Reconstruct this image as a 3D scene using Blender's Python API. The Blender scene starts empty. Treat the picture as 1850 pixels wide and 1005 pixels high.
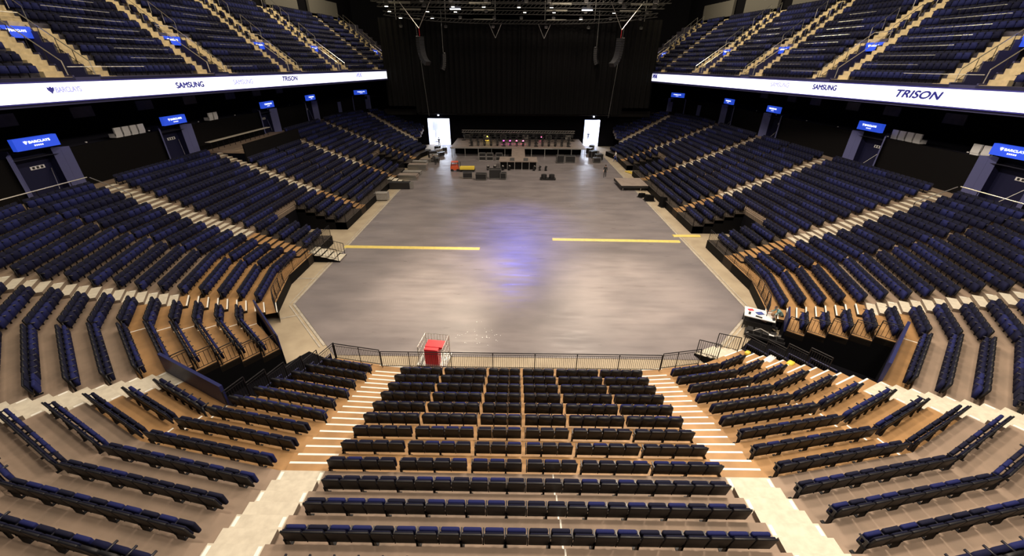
import bpy, bmesh, math, random
import numpy as np
from mathutils import Vector, Matrix, Euler

rng = random.Random(7)
SC = bpy.context.scene
COL = SC.collection
PI = math.pi
R = math.radians

# ------------------------------------------------------------------ materials
def mat(name, col, rough=.6, metal=0., spec=.5, noise=0., scale=8., col2=None, bump=0., emit=None, estr=0., stretch=None, coat=0.):
    m = bpy.data.materials.new(name); m.use_nodes = True
    nt = m.node_tree; b = nt.nodes['Principled BSDF']
    b.inputs['Base Color'].default_value = (*col, 1)
    b.inputs['Roughness'].default_value = rough
    b.inputs['Metallic'].default_value = metal
    b.inputs['Specular IOR Level'].default_value = spec
    if noise or col2:
        tc = nt.nodes.new('ShaderNodeTexCoord'); nz = nt.nodes.new('ShaderNodeTexNoise')
        mp = nt.nodes.new('ShaderNodeMapping')
        if stretch: mp.inputs['Scale'].default_value = stretch
        nt.links.new(tc.outputs['Object'], mp.inputs[0]); nt.links.new(mp.outputs[0], nz.inputs['Vector'])
        nz.inputs['Scale'].default_value = scale; nz.inputs['Detail'].default_value = 6
        mx = nt.nodes.new('ShaderNodeMix'); mx.data_type = 'RGBA'
        c2 = col2 or tuple(max(0, c*(1-noise)) for c in col)
        mx.inputs['A'].default_value = (*col, 1); mx.inputs['B'].default_value = (*c2, 1)
        rp = nt.nodes.new('ShaderNodeValToRGB'); rp.color_ramp.elements[0].position = .35; rp.color_ramp.elements[1].position = .68
        nt.links.new(nz.outputs['Fac'], rp.inputs[0]); nt.links.new(rp.outputs['Color'], mx.inputs['Factor'])
        nt.links.new(mx.outputs['Result'], b.inputs['Base Color'])
        if bump:
            bp = nt.nodes.new('ShaderNodeBump'); bp.inputs['Strength'].default_value = bump
            nt.links.new(nz.outputs['Fac'], bp.inputs['Height']); nt.links.new(bp.outputs[0], b.inputs['Normal'])
    if emit:
        b.inputs['Emission Color'].default_value = (*emit, 1); b.inputs['Emission Strength'].default_value = estr
    return m

M = {}
def build_mats():
    M['black'] = mat('black_paint', (.004, .004, .005), .6, spec=.08)
    M['rail'] = mat('rail_paint', (.008, .007, .010), .5, 0., .3)
    M['bluerail'] = mat('blue_rail_paint', (.012, .016, .09), .45)
    M['steel'] = mat('bright_steel', (.75, .72, .66), .3, .8)
    M['alu'] = mat('aluminium', (.55, .54, .52), .35, .9)
    M['shell'] = mat('seat_shell', (.010, .010, .013), .5, spec=.35)
    M['fabric'] = mat('navy_fabric', (.005, .006, .022), .85, spec=.2)
    M['pad_blue'] = mat('blue_fabric', (.012, .016, .088), .85, spec=.2)
    M['pad_mid'] = mat('mid_blue_fabric', (.0055, .0068, .033), .85, spec=.2)
    M['pad_dark'] = mat('dark_fabric', (.008, .009, .026), .85, spec=.2)
    M['arm'] = mat('armrest_plastic', (.018, .018, .026), .33)
    M['wood'] = mat('plywood', (.43, .245, .105), .5, noise=.28, scale=1.3, bump=.0)
    M['darkdeck'] = mat('dark_decking', (.055, .042, .034), .6, noise=.3, scale=1.3)
    M['conc'] = mat('terrace_concrete', (.30, .22, .165), .75, col2=(.22, .165, .125), scale=1.1)
    M['step'] = mat('step_concrete', (.62, .575, .475), .75, col2=(.52, .475, .39), scale=5)
    M['uptread'] = mat('tier_concrete', (.07, .065, .10), .8, noise=.3, scale=2)
    M['upstep'] = mat('tier_step_concrete', (.60, .49, .31), .75, noise=.25, scale=3)
    M['nosing'] = mat('white_nosing', (.9, .88, .82), .5)
    M['mark'] = mat('white_marking', (.46, .42, .36), .6, noise=.3, scale=3)
    M['floor'] = mat('floor_concrete', (.42, .35, .25), .6, col2=(.32, .26, .185), scale=.7)
    M['curtain'] = mat('black_drape', (.0042, .004, .0044), .9, spec=.1)
    M['wallblk'] = mat('black_wall', (.004, .004, .006), .8, spec=.06)
    M['parapet'] = mat('parapet_wall', (.0055, .005, .0055), .8, spec=.08)
    M['soffit'] = mat('soffit_blue', (.03, .03, .055), .7)
    M['portal'] = mat('portal_panel', (.10, .11, .27), .6)
    M['portal_in'] = mat('portal_lining', (.010, .011, .04), .6, spec=.2)
    M['upwall'] = mat('tier_wall', (.035, .035, .11), .7)
    M['bulk'] = mat('bulkhead_grey', (.10, .095, .09), .8)
    M['ceil'] = mat('ceiling_black', (.006, .006, .007), .9, spec=.1)
    M['sign'] = mat('blue_sign', (.02, .06, .6), .4, emit=(.03, .10, .85), estr=.62)
    M['signtxt'] = mat('white_sign_lettering', (.9, .9, .95), .5, emit=(.8, .85, 1), estr=1.0)
    M['plate'] = mat('white_plate', (.7, .7, .72), .5)
    M['ledframe'] = mat('led_frame_painted_glow', (.03, .03, .30), .5)  # blue glow along the ribbon edges, painted into the frame colour
    M['led'] = mat('led_white', (.9, .9, .95), .5, emit=(.93, .94, 1.), estr=1.5)
    M['ledtxt'] = mat('led_navy', (.02, .02, .15), .5, emit=(.02, .02, .16), estr=1.)
    M['ledtxt2'] = mat('led_grey_blue', (.3, .3, .55), .5, emit=(.36, .36, .62), estr=1.)
    M['ledfaint'] = mat('led_pale', (.6, .6, .7), .5, emit=(.72, .72, .82), estr=1.)
    M['riser'] = mat('dark_riser', (.03, .023, .018), .8, spec=.1)
    M['criser'] = mat('concrete_riser', (.17, .13, .10), .8)
    M['dkalu'] = mat('dark_truss_metal', (.06, .058, .055), .45, .6)
    M['deck'] = mat('stage_deck', (.29, .235, .205), .6, noise=.25, scale=1.5)
    M['case'] = mat('case_black', (.012, .0115, .013), .5)
    M['caseg'] = mat('case_grey', (.33, .31, .29), .5, noise=.4, scale=9)
    M['red'] = mat('red_plastic', (.62, .01, .025), .35)
    M['orange'] = mat('orange_paint', (.62, .10, .03), .5)
    M['yellow'] = mat('yellow_paint', (.80, .60, .07), .5)
    M['ramp'] = mat('yellow_ramp', (.72, .58, .16), .5, noise=.12, scale=4)
    M['white'] = mat('white_paint', (.8, .8, .8), .5)
    M['doorway'] = mat('corridor_white', (.8, .82, .9), .6)
    M['bulb'] = mat('lamp_glow', (1, 1, 1), .5, emit=(1, .93, .8), estr=14.)
    M['bulbc'] = mat('cool_lamp_glow', (1, 1, 1), .5, emit=(.75, .8, 1.), estr=14.)
    M['ywl'] = mat('yellow_beam_glow', (1, .8, .1), .5, emit=(1, .75, .05), estr=30.)
    M['mag'] = mat('magenta_beam_glow', (1, .1, .6), .5, emit=(1, .05, .55), estr=16.)
    M['pnk'] = mat('pink_beam_glow', (1, .2, .4), .5, emit=(1, .12, .3), estr=14.)
    M['skin'] = mat('skin', (.62, .38, .28), .55)
    M['cl_black'] = mat('black_clothing', (.018, .018, .02), .8)
    M['cl_teal'] = mat('teal_clothing', (.03, .13, .14), .7, col2=(.35, .5, .5), scale=9)
    M['cl_white'] = mat('white_clothing', (.7, .7, .72), .8)
    M['cl_blue'] = mat('blue_clothing', (.05, .08, .3), .8)
    M['hair'] = mat('dark_hair', (.03, .02, .015), .7)
    M['hairl'] = mat('brown_hair', (.25, .15, .08), .7)
    M['paper'] = mat('white_paper', (.85, .85, .85), .7)
    M['redpaper'] = mat('red_paper', (.7, .05, .08), .6)
    M['gold'] = mat('gold_glow', (.9, .6, .2), .5)
    M['beam'] = mat('truss_beam', (.5, .48, .4), .5, .4)
    M['warmseat'] = M['fabric']
    # dark event flooring: long scuffed sheets, semi gloss
    m = mat('event_flooring', (.215, .19, .195), .42, spec=.5, col2=(.155, .138, .145), scale=.3, stretch=(1, 2.0, 1))
    nt = m.node_tree; b = nt.nodes['Principled BSDF']
    tc = nt.nodes.new('ShaderNodeTexCoord'); mp = nt.nodes.new('ShaderNodeMapping'); mp.inputs['Scale'].default_value = (.35, 2.4, 1)
    nz = nt.nodes.new('ShaderNodeTexNoise'); nz.inputs['Scale'].default_value = 1.1; nz.inputs['Detail'].default_value = 8
    rp = nt.nodes.new('ShaderNodeMapRange'); rp.inputs['From Min'].default_value = .3; rp.inputs['From Max'].default_value = .7
    rp.inputs['To Min'].default_value = .27; rp.inputs['To Max'].default_value = .5
    nt.links.new(tc.outputs['Object'], mp.inputs[0]); nt.links.new(mp.outputs[0], nz.inputs['Vector'])
    nt.links.new(nz.outputs['Fac'], rp.inputs['Value']); nt.links.new(rp.outputs[0], b.inputs['Roughness'])
    M['mat'] = m
build_mats()

# ------------------------------------------------------------------ mesh helpers
class MB:
    """collects faces and links them as one mesh object"""
    def __init__(self): self.v = []; self.f = []; self.mi = []; self.m = []
    def mid(self, m):
        if m not in self.m: self.m.append(m)
        return self.m.index(m)
    def face(self, pts, m):
        n = len(self.v); self.v += [tuple(p) for p in pts]; self.f.append(tuple(range(n, n+len(pts)))); self.mi.append(self.mid(m))
    def hexa(self, p, m):
        """p: 8 corners, bottom ring 0-3 then top ring 4-7"""
        n = len(self.v); self.v += [tuple(q) for q in p]; k = self.mid(m)
        for f in ((3, 2, 1, 0), (4, 5, 6, 7), (0, 1, 5, 4), (1, 2, 6, 5), (2, 3, 7, 6), (3, 0, 4, 7)):
            self.f.append(tuple(n+i for i in f)); self.mi.append(k)
    def box(self, c, s, m, rz=0., mtx=None):
        x, y, z = s[0]/2, s[1]/2, s[2]/2
        P = [Vector(q) for q in ((-x, -y, -z), (x, -y, -z), (x, y, -z), (-x, y, -z), (-x, -y, z), (x, -y, z), (x, y, z), (-x, y, z))]
        rm = Matrix.Rotation(rz, 3, 'Z')
        P = [rm @ q + Vector(c) for q in P]
        if mtx: P = [mtx @ q for q in P]
        self.hexa(P, m)
    def tube(self, a, b, r, m, n=6, r2=None):
        a, b = Vector(a), Vector(b); d = b-a
        if d.length < 1e-6: return
        d.normalize(); u = d.orthogonal().normalized(); w = d.cross(u); r2 = r if r2 is None else r2
        k = len(self.v); mi = self.mid(m)
        for p, rr in ((a, r), (b, r2)):
            for i in range(n):
                t = 2*PI*i/n; self.v.append(tuple(p+u*(rr*math.cos(t))+w*(rr*math.sin(t))))
        for i in range(n):
            j = (i+1) % n; self.f.append((k+i, k+j, k+n+j, k+n+i)); self.mi.append(mi)
        self.f.append(tuple(k+i for i in range(n-1, -1, -1))); self.mi.append(mi)
        self.f.append(tuple(k+n+i for i in range(n))); self.mi.append(mi)
    def path(self, pts, r, m, n=6):
        for a, b in zip(pts[:-1], pts[1:]): self.tube(a, b, r, m, n)
    def lathe(self, prof, c, m, n=16, mtx=None):
        """prof: (r,z) pairs"""
        k = len(self.v); mi = self.mid(m)
        for (r, z) in prof:
            for i in range(n):
                t = 2*PI*i/n; p = Vector((r*math.cos(t), r*math.sin(t), z))
                p = (mtx @ p if mtx else p)+Vector(c); self.v.append(tuple(p))
        for a in range(len(prof)-1):
            for i in range(n):
                j = (i+1) % n; self.f.append((k+a*n+i, k+a*n+j, k+(a+1)*n+j, k+(a+1)*n+i)); self.mi.append(mi)
        self.f.append(tuple(k+i for i in range(n-1, -1, -1))); self.mi.append(mi)
        q = k+(len(prof)-1)*n; self.f.append(tuple(q+i for i in range(n))); self.mi.append(mi)
    def mesh(self, name):
        me = bpy.data.meshes.new(name); me.from_pydata(self.v, [], self.f)
        for m in self.m: me.materials.append(m)
        if len(self.m) > 1: me.polygons.foreach_set('material_index', self.mi)
        me.update(); return me
    def obj(self, name, parent=None, loc=None):
        o = bpy.data.objects.new(name, self.mesh(name)); COL.objects.link(o)
        if parent: o.parent = parent
        if loc: o.location = loc
        return o

def tag(o, label=None, cat=None, group=None, kind=None):
    if label: o['label'] = label
    if cat: o['category'] = cat
    if group: o['group'] = group
    if kind: o['kind'] = kind
    return o
def thing(name, label, cat, loc=(0, 0, 0), rz=0., group=None):
    o = bpy.data.objects.new(name, None); COL.objects.link(o); o.location = loc; o.rotation_euler = (0, 0, rz)
    o.empty_display_size = .2
    return tag(o, label, cat, group)
def copy_tree(o, parent=None):
    c = o.copy(); COL.objects.link(c)
    if parent: c.parent = parent
    for ch in o.children: copy_tree(ch, c)
    return c
def rbox_mesh(name, s, m, bev, seg=2, c=(0, 0, 0), rx=0.):
    bm = bmesh.new(); bmesh.ops.create_cube(bm, size=1)
    bmesh.ops.scale(bm, vec=s, verts=bm.verts)
    bmesh.ops.bevel(bm, geom=list(bm.edges), offset=bev, segments=seg, profile=.5, affect='EDGES')
    bmesh.ops.transform(bm, matrix=Matrix.Translation(c) @ Matrix.Rotation(rx, 4, 'X'), verts=bm.verts)
    me = bpy.data.meshes.new(name); bm.to_mesh(me); bm.free(); me.materials.append(m)
    for p in me.polygons: p.use_smooth = True
    return me
def link(name, me, parent=None):
    o = bpy.data.objects.new(name, me); COL.objects.link(o); o.parent = parent; return o
SIDE = {-1: 'left', 1: 'right'}
ORD = ['first', 'second', 'third', 'fourth', 'fifth', 'sixth', 'seventh', 'eighth', 'ninth', 'tenth', 'eleventh', 'twelfth', 'thirteenth', 'fourteenth', 'fifteenth', 'sixteenth']
def nth(n):
    if n <= 12: return ORD[n-1]
    return f"{n}{'st' if n%10==1 and n!=11 else 'nd' if n%10==2 and n!=12 else 'rd' if n%10==3 and n!=13 else 'th'}"

# ------------------------------------------------------------------ bowl geometry
ANG = [0, 11, 26, 42, 58.5, 74.5, 90]
DD = [-14.78, -13.25, -9.51, -3.98, 3.0, 10.32, 17.76]
YC = 48.0
NRM = [(math.sin(R(a)), -math.cos(R(a))) for a in ANG]
PITCH = .88
def off(i): return PITCH*(12-i)
def zrow(i): return .75+.327*(12-i) if i >= 4 else 3.366+.365*(4-i)
def kink(k, o):
    (a, b), (c, d) = NRM[k], NRM[k+1]; e, f = DD[k]+o, DD[k+1]+o
    det = a*d-b*c
    return ((e*d-b*f)/det, (a*f-e*c)/det)
def P(o, t):
    """plan point on the offset line o at kink parameter t (signed: negative is the mirrored side)"""
    s = -1 if t < 0 else 1; t = abs(t); mir = t > 7
    if mir: t = 14-t
    pts = [(0, -DD[0]-o)]+[kink(k, o) for k in range(6)]+[(DD[6]+o, YC)]
    k = min(int(t), 6); f = t-k
    x = pts[k][0]*(1-f)+pts[k+1][0]*f; y = pts[k][1]*(1-f)+pts[k+1][1]*f
    return (s*x, 96-y if mir else y)
def segdir(t):
    """direction of travel (increasing |t|) and outward normal at t"""
    s = -1 if t < 0 else 1; a = abs(t); mir = a > 7
    if mir: a = 14-a
    k = min(int(a), 6); ang = R(ANG[k])
    d = [math.cos(ang), math.sin(ang)]; n = [math.sin(ang), -math.cos(ang)]
    if mir: d = [-d[0], d[1]]; n = [n[0], -n[1]]
    return (s*d[0], d[1]), (s*n[0], n[1])
def TK(o, k, m=0.):
    """t at kink K_k (t=k+1) moved m metres along the row"""
    if m == 0: return k+1.
    a = P(o, k+1.); j = k if m < 0 else k+1
    b = P(o, float(j)) if m < 0 else P(o, float(j+1))
    L = math.dist(a, b)
    return k+1+(m/L)
def TY(o, y):
    """t on the straight side at world y"""
    if y <= YC:
        a = P(o, 6.)[1]; return 6+(y-a)/(YC-a)
    a = P(o, 8.)[1]; return 8-(a-y)/(a-YC)
def mirT(t): return 14-t
AW = 1.35
def TX(o, x):
    kx = kink(0, o)[0]
    if x <= kx: return x/kx
    return 1+(x-kx)/(kink(1, o)[0]-kx)
A1 = lambda o: (TX(o, 5.9), TX(o, 7.2))
A2 = lambda o: (TK(o, 2, -AW), TK(o, 2))
A3 = lambda o: (TK(o, 4, -AW), TK(o, 4))
A4 = lambda o: (TY(o, 28.5), TY(o, 29.95))
A5 = lambda o: (TY(o, 40.8), TY(o, 42.2))
A6 = lambda o: (TY(o, 53.8), TY(o, 55.2))
A7 = lambda o: (TY(o, 66.05), TY(o, 67.5))
A8 = lambda o: (mirT(TK(o, 4)), mirT(TK(o, 4, -AW)))
AISLES = {1: A1, 2: A2, 3: A3, 4: A4, 5: A5, 6: A6, 7: A7, 8: A8}
def tend(o):
    """far corner rows stop at the stage curtain (y=83)"""
    lo, hi = 9., 12.
    for _ in range(30):
        m = (lo+hi)/2
        if P(o, m)[1] < 83 and abs(P(o, m)[0]) > 18.4: lo = m
        else: hi = m
    return lo
def strip_ts(t0, t1):
    s = [t0]+[float(k) for k in range(int(math.ceil(t0+1e-6)), int(math.floor(t1-1e-6))+1)]+[t1]
    return [x for i, x in enumerate(s) if i == 0 or x-s[i-1] > 1e-5]

BLOCKS = {}     # name -> function(o, side) giving (t0, t1)
BLOCKS[1] = lambda o: (A1(o)[1], A2(o)[0])
BLOCKS[2] = lambda o: (A2(o)[1], A3(o)[0])
BLOCKS[3] = lambda o: (A3(o)[1], A4(o)[0])
BLOCKS[4] = lambda o: (A4(o)[1], A5(o)[0])
BLOCKS[5] = lambda o: (A5(o)[1], A6(o)[0])
BLOCKS[6] = lambda o: (A6(o)[1], A7(o)[0])
BLOCKS[7] = lambda o: (A7(o)[1], A8(o)[0])
BLOCKS[8] = lambda o: (A8(o)[1], tend(o))
V2 = (33.2, 36.6)
def row_spans(side, blk, i, o):
    """t-spans of row i of a block on side (+1/-1), offset line o, with the floor entrances cut out"""
    if blk == 0:
        a = A1(o)[0]; return [(-a, a)]
    t0, t1 = BLOCKS[blk](o)
    low = i >= (7 if (side < 0 and blk < 3) or blk == 2 else 8)
    if blk == 2 and i == 12: return []
    if low and side < 0 and blk == 1: t1 = 2.
    if low and side < 0 and blk == 2: t0 = 3.
    if low and side > 0 and blk == 2: t0 = 4.
    if low and blk == 4: return [(t0, TY(o, V2[0])), (TY(o, V2[1]), t1)]
    if low and blk == 6: return [(t0, TY(o, 96-V2[1])), (TY(o, 96-V2[0]), t1)]
    if blk == 8 and (i > 8 or t1-t0 < .05): return []
    return [(t0, t1)]
WOOD = {0: 4, 1: 4, 2: 6, 3: 8, 4: 8, 5: 8, 6: 8, 7: 8, 8: 20}
def top_row(side, blk):
    if blk in (0, 1): return -1
    if blk == 5 and side < 0: return 0
    return -3
BNAME = {0: 'middle front block', 1: 'front block', 2: 'rounded corner block', 3: 'bend block before the long side', 4: 'near long-side block',
         5: 'mid long-side block', 6: 'far long-side block', 7: 'far bend block', 8: 'far corner block'}
def row_strip(mb, side, ts0, ts1, i, o_f, o_b, z, m_t, m_r, z_r, spans_f, spans_b, ends=True):
    """tread and riser of one row between the front line and the back line"""
    for (f0, f1), (b0, b1) in zip(spans_f, spans_b):
        ks = [k for k in range(-14, 15) if min(f0, b0) < k < max(f1, b1)]
        F = [P(o_f, t*side if side else t) for t in [f0]+[min(max(k, f0), f1) for k in ks]+[f1]]
        B = [P(o_b, t*side if side else t) for t in [b0]+[min(max(k, b0), b1) for k in ks]+[b1]]
        n = min(len(F), len(B))
        for k in range(n-1):
            a, b, c, d = F[k], F[k+1], B[k+1], B[k]
            mb.face([(*a, z), (*b, z), (*c, z), (*d, z)], m_t)
            mb.face([(*a, z_r), (*b, z_r), (*b, z), (*a, z)], m_r)
        if ends:
            for a, d in ((F[0], B[0]), (F[-1], B[-1])):
                mb.face([(*a, z_r), (*d, z_r), (*d, z), (*a, z)], m_r)

FD = .86; BD = .02
def front_off(i): return off(i)-(FD if i < 12 else 1.05)
def build_terraces():
    for side in (-1, 1):
        for blk in range(0, 9):
            if blk == 0 and side < 0: continue
            sd = 0 if blk == 0 else side
            where = '' if blk == 0 else f' on the {SIDE[side]} side'
            conc = MB(); plat = None
            for i in range(12, top_row(side, blk)-1, -1):
                of, ob = front_off(i), off(i)+BD
                sf, sb = row_spans(side, blk, i, of), row_spans(side, blk, i, ob)
                if not sf or not sb: continue
                z = zrow(i); zr = zrow(i+1)-.02 if i < 12 else 0.
                wood = i >= WOOD[blk]
                if wood:
                    if plat is None:
                        plat = thing('retractable_platform', f"{'brown wooden' if blk < 4 else 'dark'} retractable platform under the {BNAME[blk]}{where}", 'seating platform', (0, 0, 0), 0, 'retractable platforms')
                    for q in range(len(sf)):
                        if sf[q][1]-sf[q][0] < 1e-3: continue
                        d = MB(); row_strip(d, sd, None, None, i, of, ob, z, M['wood'] if blk < 4 else M['darkdeck'], M['riser'] if i < 12 else M['black'], zr, sf[q:q+1], sb[q:q+1]); d.obj('deck', plat)
                    # white edge strips where two decks meet at a bend
                    for kk in (1, 3):
                        t = kk+1.
                        if any(a+.02 < t < b-.02 for a, b in sf) and blk:
                            e = MB(); p, q = Vector((*P(of, t*side), z+.004)), Vector((*P(ob, t*side), z+.004))
                            w = Vector(((q-p).y, -(q-p).x, 0)).normalized()*.035
                            e.face([p-w, p+w, q+w, q-w], M['nosing']); e.obj('edge_strip', plat)
                else:
                    row_strip(conc, sd, None, None, i, of, ob, z, M['conc'], M['criser'], zr, sf, sb)
            if conc.f:
                if blk == 0:
                    for i in (3, 2, 1, 0, -1):
                        of, ob = front_off(i), off(i)+BD; y0, y1 = -DD[0]-of, -DD[0]-ob
                        conc.face([(.82, y0, zrow(i)+.003), (.86, y0, zrow(i)+.003), (.86, y1, zrow(i)+.003), (.82, y1, zrow(i)+.003)], M['nosing'])
                o = conc.obj('terrace_floor'); tag(o, f'stepped grey concrete terrace under the {BNAME[blk]}{where}', 'terrace', kind='structure')
            if plat is not None:
                # black understructure closing the cut ends down to the floor
                for i in range(12, 6, -1):
                    of, ob = front_off(i), off(i)+BD
                    for (f0, f1), (b0, b1) in zip(row_spans(side, blk, i, of), row_spans(side, blk, i, ob)):
                        for tf, tb in ((f0, b0), (f1, b1)):
                            a, b = P(of, tf*(sd or 1)), P(ob, tb*(sd or 1)); sk = MB()
                            sk.face([(*a, 0), (*b, 0), (*b, zrow(i)-.06), (*a, zrow(i)-.06)], M['black']); sk.obj('end_skirt', plat)

def build_stairs():
    names = {1: 'between the middle and front blocks', 2: 'at the rounded front corner', 3: 'at the bend before the long side', 4: 'nearest straight one of the long side',
             5: 'second straight one of the long side', 6: 'third straight one of the long side', 7: 'fourth straight one of the long side', 8: 'at the far corner by the curtain'}
    for side in (-1, 1):
        for a, fn in AISLES.items():
            st = thing('aisle_stairs', f'pale aisle stairs {names[a]}, {SIDE[side]} side', 'stairs', (0, 0, 0), 0, 'aisle stairs of the lower bowl')
            lo = 12
            if a == 2 and side < 0: lo = 6
            if a == 8: lo = 8
            for i in range(lo, (-2 if a < 2 else -4), -1):
                wood = i >= {1: 4, 2: 7, 8: 20}.get(a, 8)
                for h in (0, 1):
                    o1 = front_off(i)+(0 if h == 0 else (off(i)+BD-PITCH/2-front_off(i)))
                    o2 = off(i)+BD-PITCH/2 if h == 0 else off(i)+BD
                    z = zrow(i)+(0 if h == 0 else (zrow(i-1)-zrow(i))/2)
                    zr = (zrow(i)-.2) if h == 0 else zrow(i)-.02
                    if i == 12 and h == 0: zr = 0
                    s = MB(); m = M['wood'] if wood else M['step']
                    f, b = fn(o1), fn(o2)
                    p = [P(o1, f[0]*side), P(o1, f[1]*side), P(o2, b[1]*side), P(o2, b[0]*side)]
                    if h == 1:   # half step stands on the row tread: narrower box with sides
                        s.face([(*q, z) for q in p], m)
                        for u in range(4): s.face([(*p[u], zr), (*p[(u+1) % 4], zr), (*p[(u+1) % 4], z), (*p[u], z)], M['riser'] if wood else M['criser'])
                    else:
                        s.face([(*q, z) for q in p], m); s.face([(*p[0], zr), (*p[1], zr), (*p[1], z), (*p[0], z)], M['riser'] if wood else M['criser'])
                    so = s.obj('step', st)
                    if not wood and h == 0 and a < 4:
                        for e0, e1, nm2 in ((0, 1, 0), (1, 0, 1)):
                            mk = MB(); A = Vector((*p[e0], z+.004)); B = Vector((*p[e1], z+.004)); w = Vector((p[3][0]-p[0][0], p[3][1]-p[0][1], 0)).normalized(); u2 = (B-A).normalized()
                            mk.face([A+u2*.03+w*.05, A+u2*.12+w*.05, A+u2*.12+w*.3, A+u2*.03+w*.3], M['nosing']); mk.obj('edge_mark', so)
                    if wood and (a < 4):
                        n = MB(); u = Vector((p[1][0]-p[0][0], p[1][1]-p[0][1], 0)); w = Vector((p[3][0]-p[0][0], p[3][1]-p[0][1], 0)).normalized()*.07
                        A, B = Vector((*p[0], z+.004)), Vector((*p[1], z+.004))
                        n.face([A, B, B+w, A+w], M['nosing']); n.face([A-Vector((0, 0, .06)), B-Vector((0, 0, .06)), B, A], M['nosing'])
                        n.obj('nosing', so)

# ------------------------------------------------------------------ seats
def seat_protos():
    pr = {}
    pr['back'] = rbox_mesh('backrest', (.46, .05, .51), M['shell'], .018, 2, (0, .053, .568), R(10))
    pr['cush'] = rbox_mesh('back_cushion', (.41, .05, .38), M['fabric'], .022, 2, (0, .090, .61), R(10))
    pr['pad'] = {k: rbox_mesh('seat_pad', (.43, .10, .40), M[k], .04, 3, (0, .23, .49), R(6)) for k in ('pad_blue', 'pad_dark')}
    b = MB(); b.box((0, .17, .605), (.035, .22, .03), M['arm']); b.box((0, .10, .47), (.03, .06, .33), M['arm']); b.box((0, .22, .54), (.028, .03, .11), M['arm']); pr['arm'] = b.mesh('armrest')
    b = MB(); b.box((0, .10, .2), (.05, .09, .40), M['shell']); b.box((0, .12, .012), (.09, .24, .024), M['shell']); b.box((0, .14, .4), (.04, .2, .05), M['shell']); pr['leg'] = b.mesh('leg')
    return pr
def stuff_seat(full=True):
    """light seat: verts, faces, material slot per face (0 shell,1 fabric,2 pad,3 arm)"""
    V, F, S = [], [], []
    def box(c, s, ms, rx=0., ch=0.):
        x, y, z = s[0]/2, s[1]/2, s[2]/2; n = len(V); m = Matrix.Rotation(rx, 3, 'X')
        # chamfered top corners: 6-gon outline in xz extruded along y
        ring = [(-x, -z), (x, -z), (x, z-ch), (x-ch, z), (-x+ch, z), (-x, z-ch)] if ch else [(-x, -z), (x, -z), (x, z), (-x, z)]
        k = len(ring)
        for yy in (-y, y):
            for (a, b) in ring: V.append(tuple(m @ Vector((a, yy, b))+Vector(c)))
        F.append(tuple(n+i for i in range(k))); S.append(ms[0])
        F.append(tuple(n+k+i for i in range(k-1, -1, -1))); S.append(ms[1])
        for i in range(k):
            j = (i+1) % k; F.append((n+j, n+i, n+k+i, n+k+j)); S.append(ms[2])
    box((0, .062, .568), (.455, .08, .51), (0, 1, 0), R(10), .05)
    box((0, .225, .475), (.44, .10, .42), (2, 2, 2), R(6), .05)
    box((.25, .20, .63), (.04, .28, .04), (3, 3, 3))
    box((.25, .10, .31), (.035, .06, .62), (0, 0, 0))
    return np.array(V), F, S

SEATS = []      # (x, y, z, angle, blk, side, row, index)
def place_row(side, blk, i):
    o = off(i)
    sd = 1 if blk == 0 else side
    for si, (t0, t1) in enumerate(row_spans(side, blk, i, o)):
        ts = strip_ts(t0, t1)
        pts = [P(o, t*sd) for t in ts]; lens = [math.dist(a, b) for a, b in zip(pts, pts[1:])]
        if blk == 0:
            # straight middle rows: groups of four with a gap between, wide rows below, narrower above
            L = 11.7 if i >= 4 else 11.0
            n = 22; gap = .12 if i >= 4 else 0.
            groups = [4, 4, 3, 3, 4, 4]
            tot = n*.5+gap*5; x = -tot/2; k = 0
            for g in groups:
                for _ in range(g):
                    SEATS.append((x+.25, -DD[0]-o, zrow(i), 0., 0, 0, i, k)); x += .5; k += 1
                x += gap
            continue
        k = 0
        for (a, b), L, tt in zip(zip(pts, pts[1:]), lens, ts):
            n = int((L-.04)/.5)
            if n < 1: continue
            d, nm = segdir((tt+1e-4)*sd)
            ang = math.atan2(nm[0], -nm[1])   # outward normal (0,-1) -> 0
            st = (L-n*.5)/2
            for q in range(n):
                f = (st+.25+.5*q)/L
                SEATS.append((a[0]*(1-f)+b[0]*f, a[1]*(1-f)+b[1]*f, zrow(i), ang, blk, side, i, k)); k += 1

# upper tier: straight tapered fascias
def fas(side):
    A = Vector((side*(30.7-.155*(10-26.2)), 10)); B = Vector((side*(30.7-.155*(84-26.2)), 84)); d = (B-A).normalized()
    n = Vector((side*d.y, -side*d.x)); n = n if n.x*side > 0 else -n
    return A, d, n
UL = 75.0
VOM_U = [21.0, 32.7, 44.0, 54.9, 73.6]
UR, UP = .85, .66
def uz(j): return 13.38+UP*j
NUP = 12
def U(side, u, v, z):
    A, d, n = fas(side); p = A+d*u+n*v; return (p.x, p.y, z)
UGAPS = []
for c in VOM_U: UGAPS.append(c)
def upper_spans(j, u0=2., u1=UL):
    """u-spans with seats on upper row j"""
    cuts = []
    for c in VOM_U:
        if j <= 4: cuts.append((c-2.05, c+2.05))
        else: cuts.append((c-2.05, c-.85)); cuts.append((c-.05, c+1.15))
    cuts.append((65.3, 66.7)); cuts.sort()
    s = []; a = u0
    for (p, q) in cuts:
        if p > a: s.append((a, p))
        a = q
    if a < u1: s.append((a, u1))
    return s
def upper_seats():
    out = []
    for side in (-1, 1):
        A, d, n = fas(side); ang = math.atan2(n.x, -n.y)
        for j in range(NUP):
            v = .35+UR*j+.62
            for (a, b) in upper_spans(j, 12.):
                m = int((b-a)/.5)
                for q in range(m):
                    p = A+d*(a+(b-a-m*.5)/2+.25+.5*q)+n*v
                    out.append((p.x, p.y, uz(j), ang, 20, side, j, q))
    return out

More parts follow.
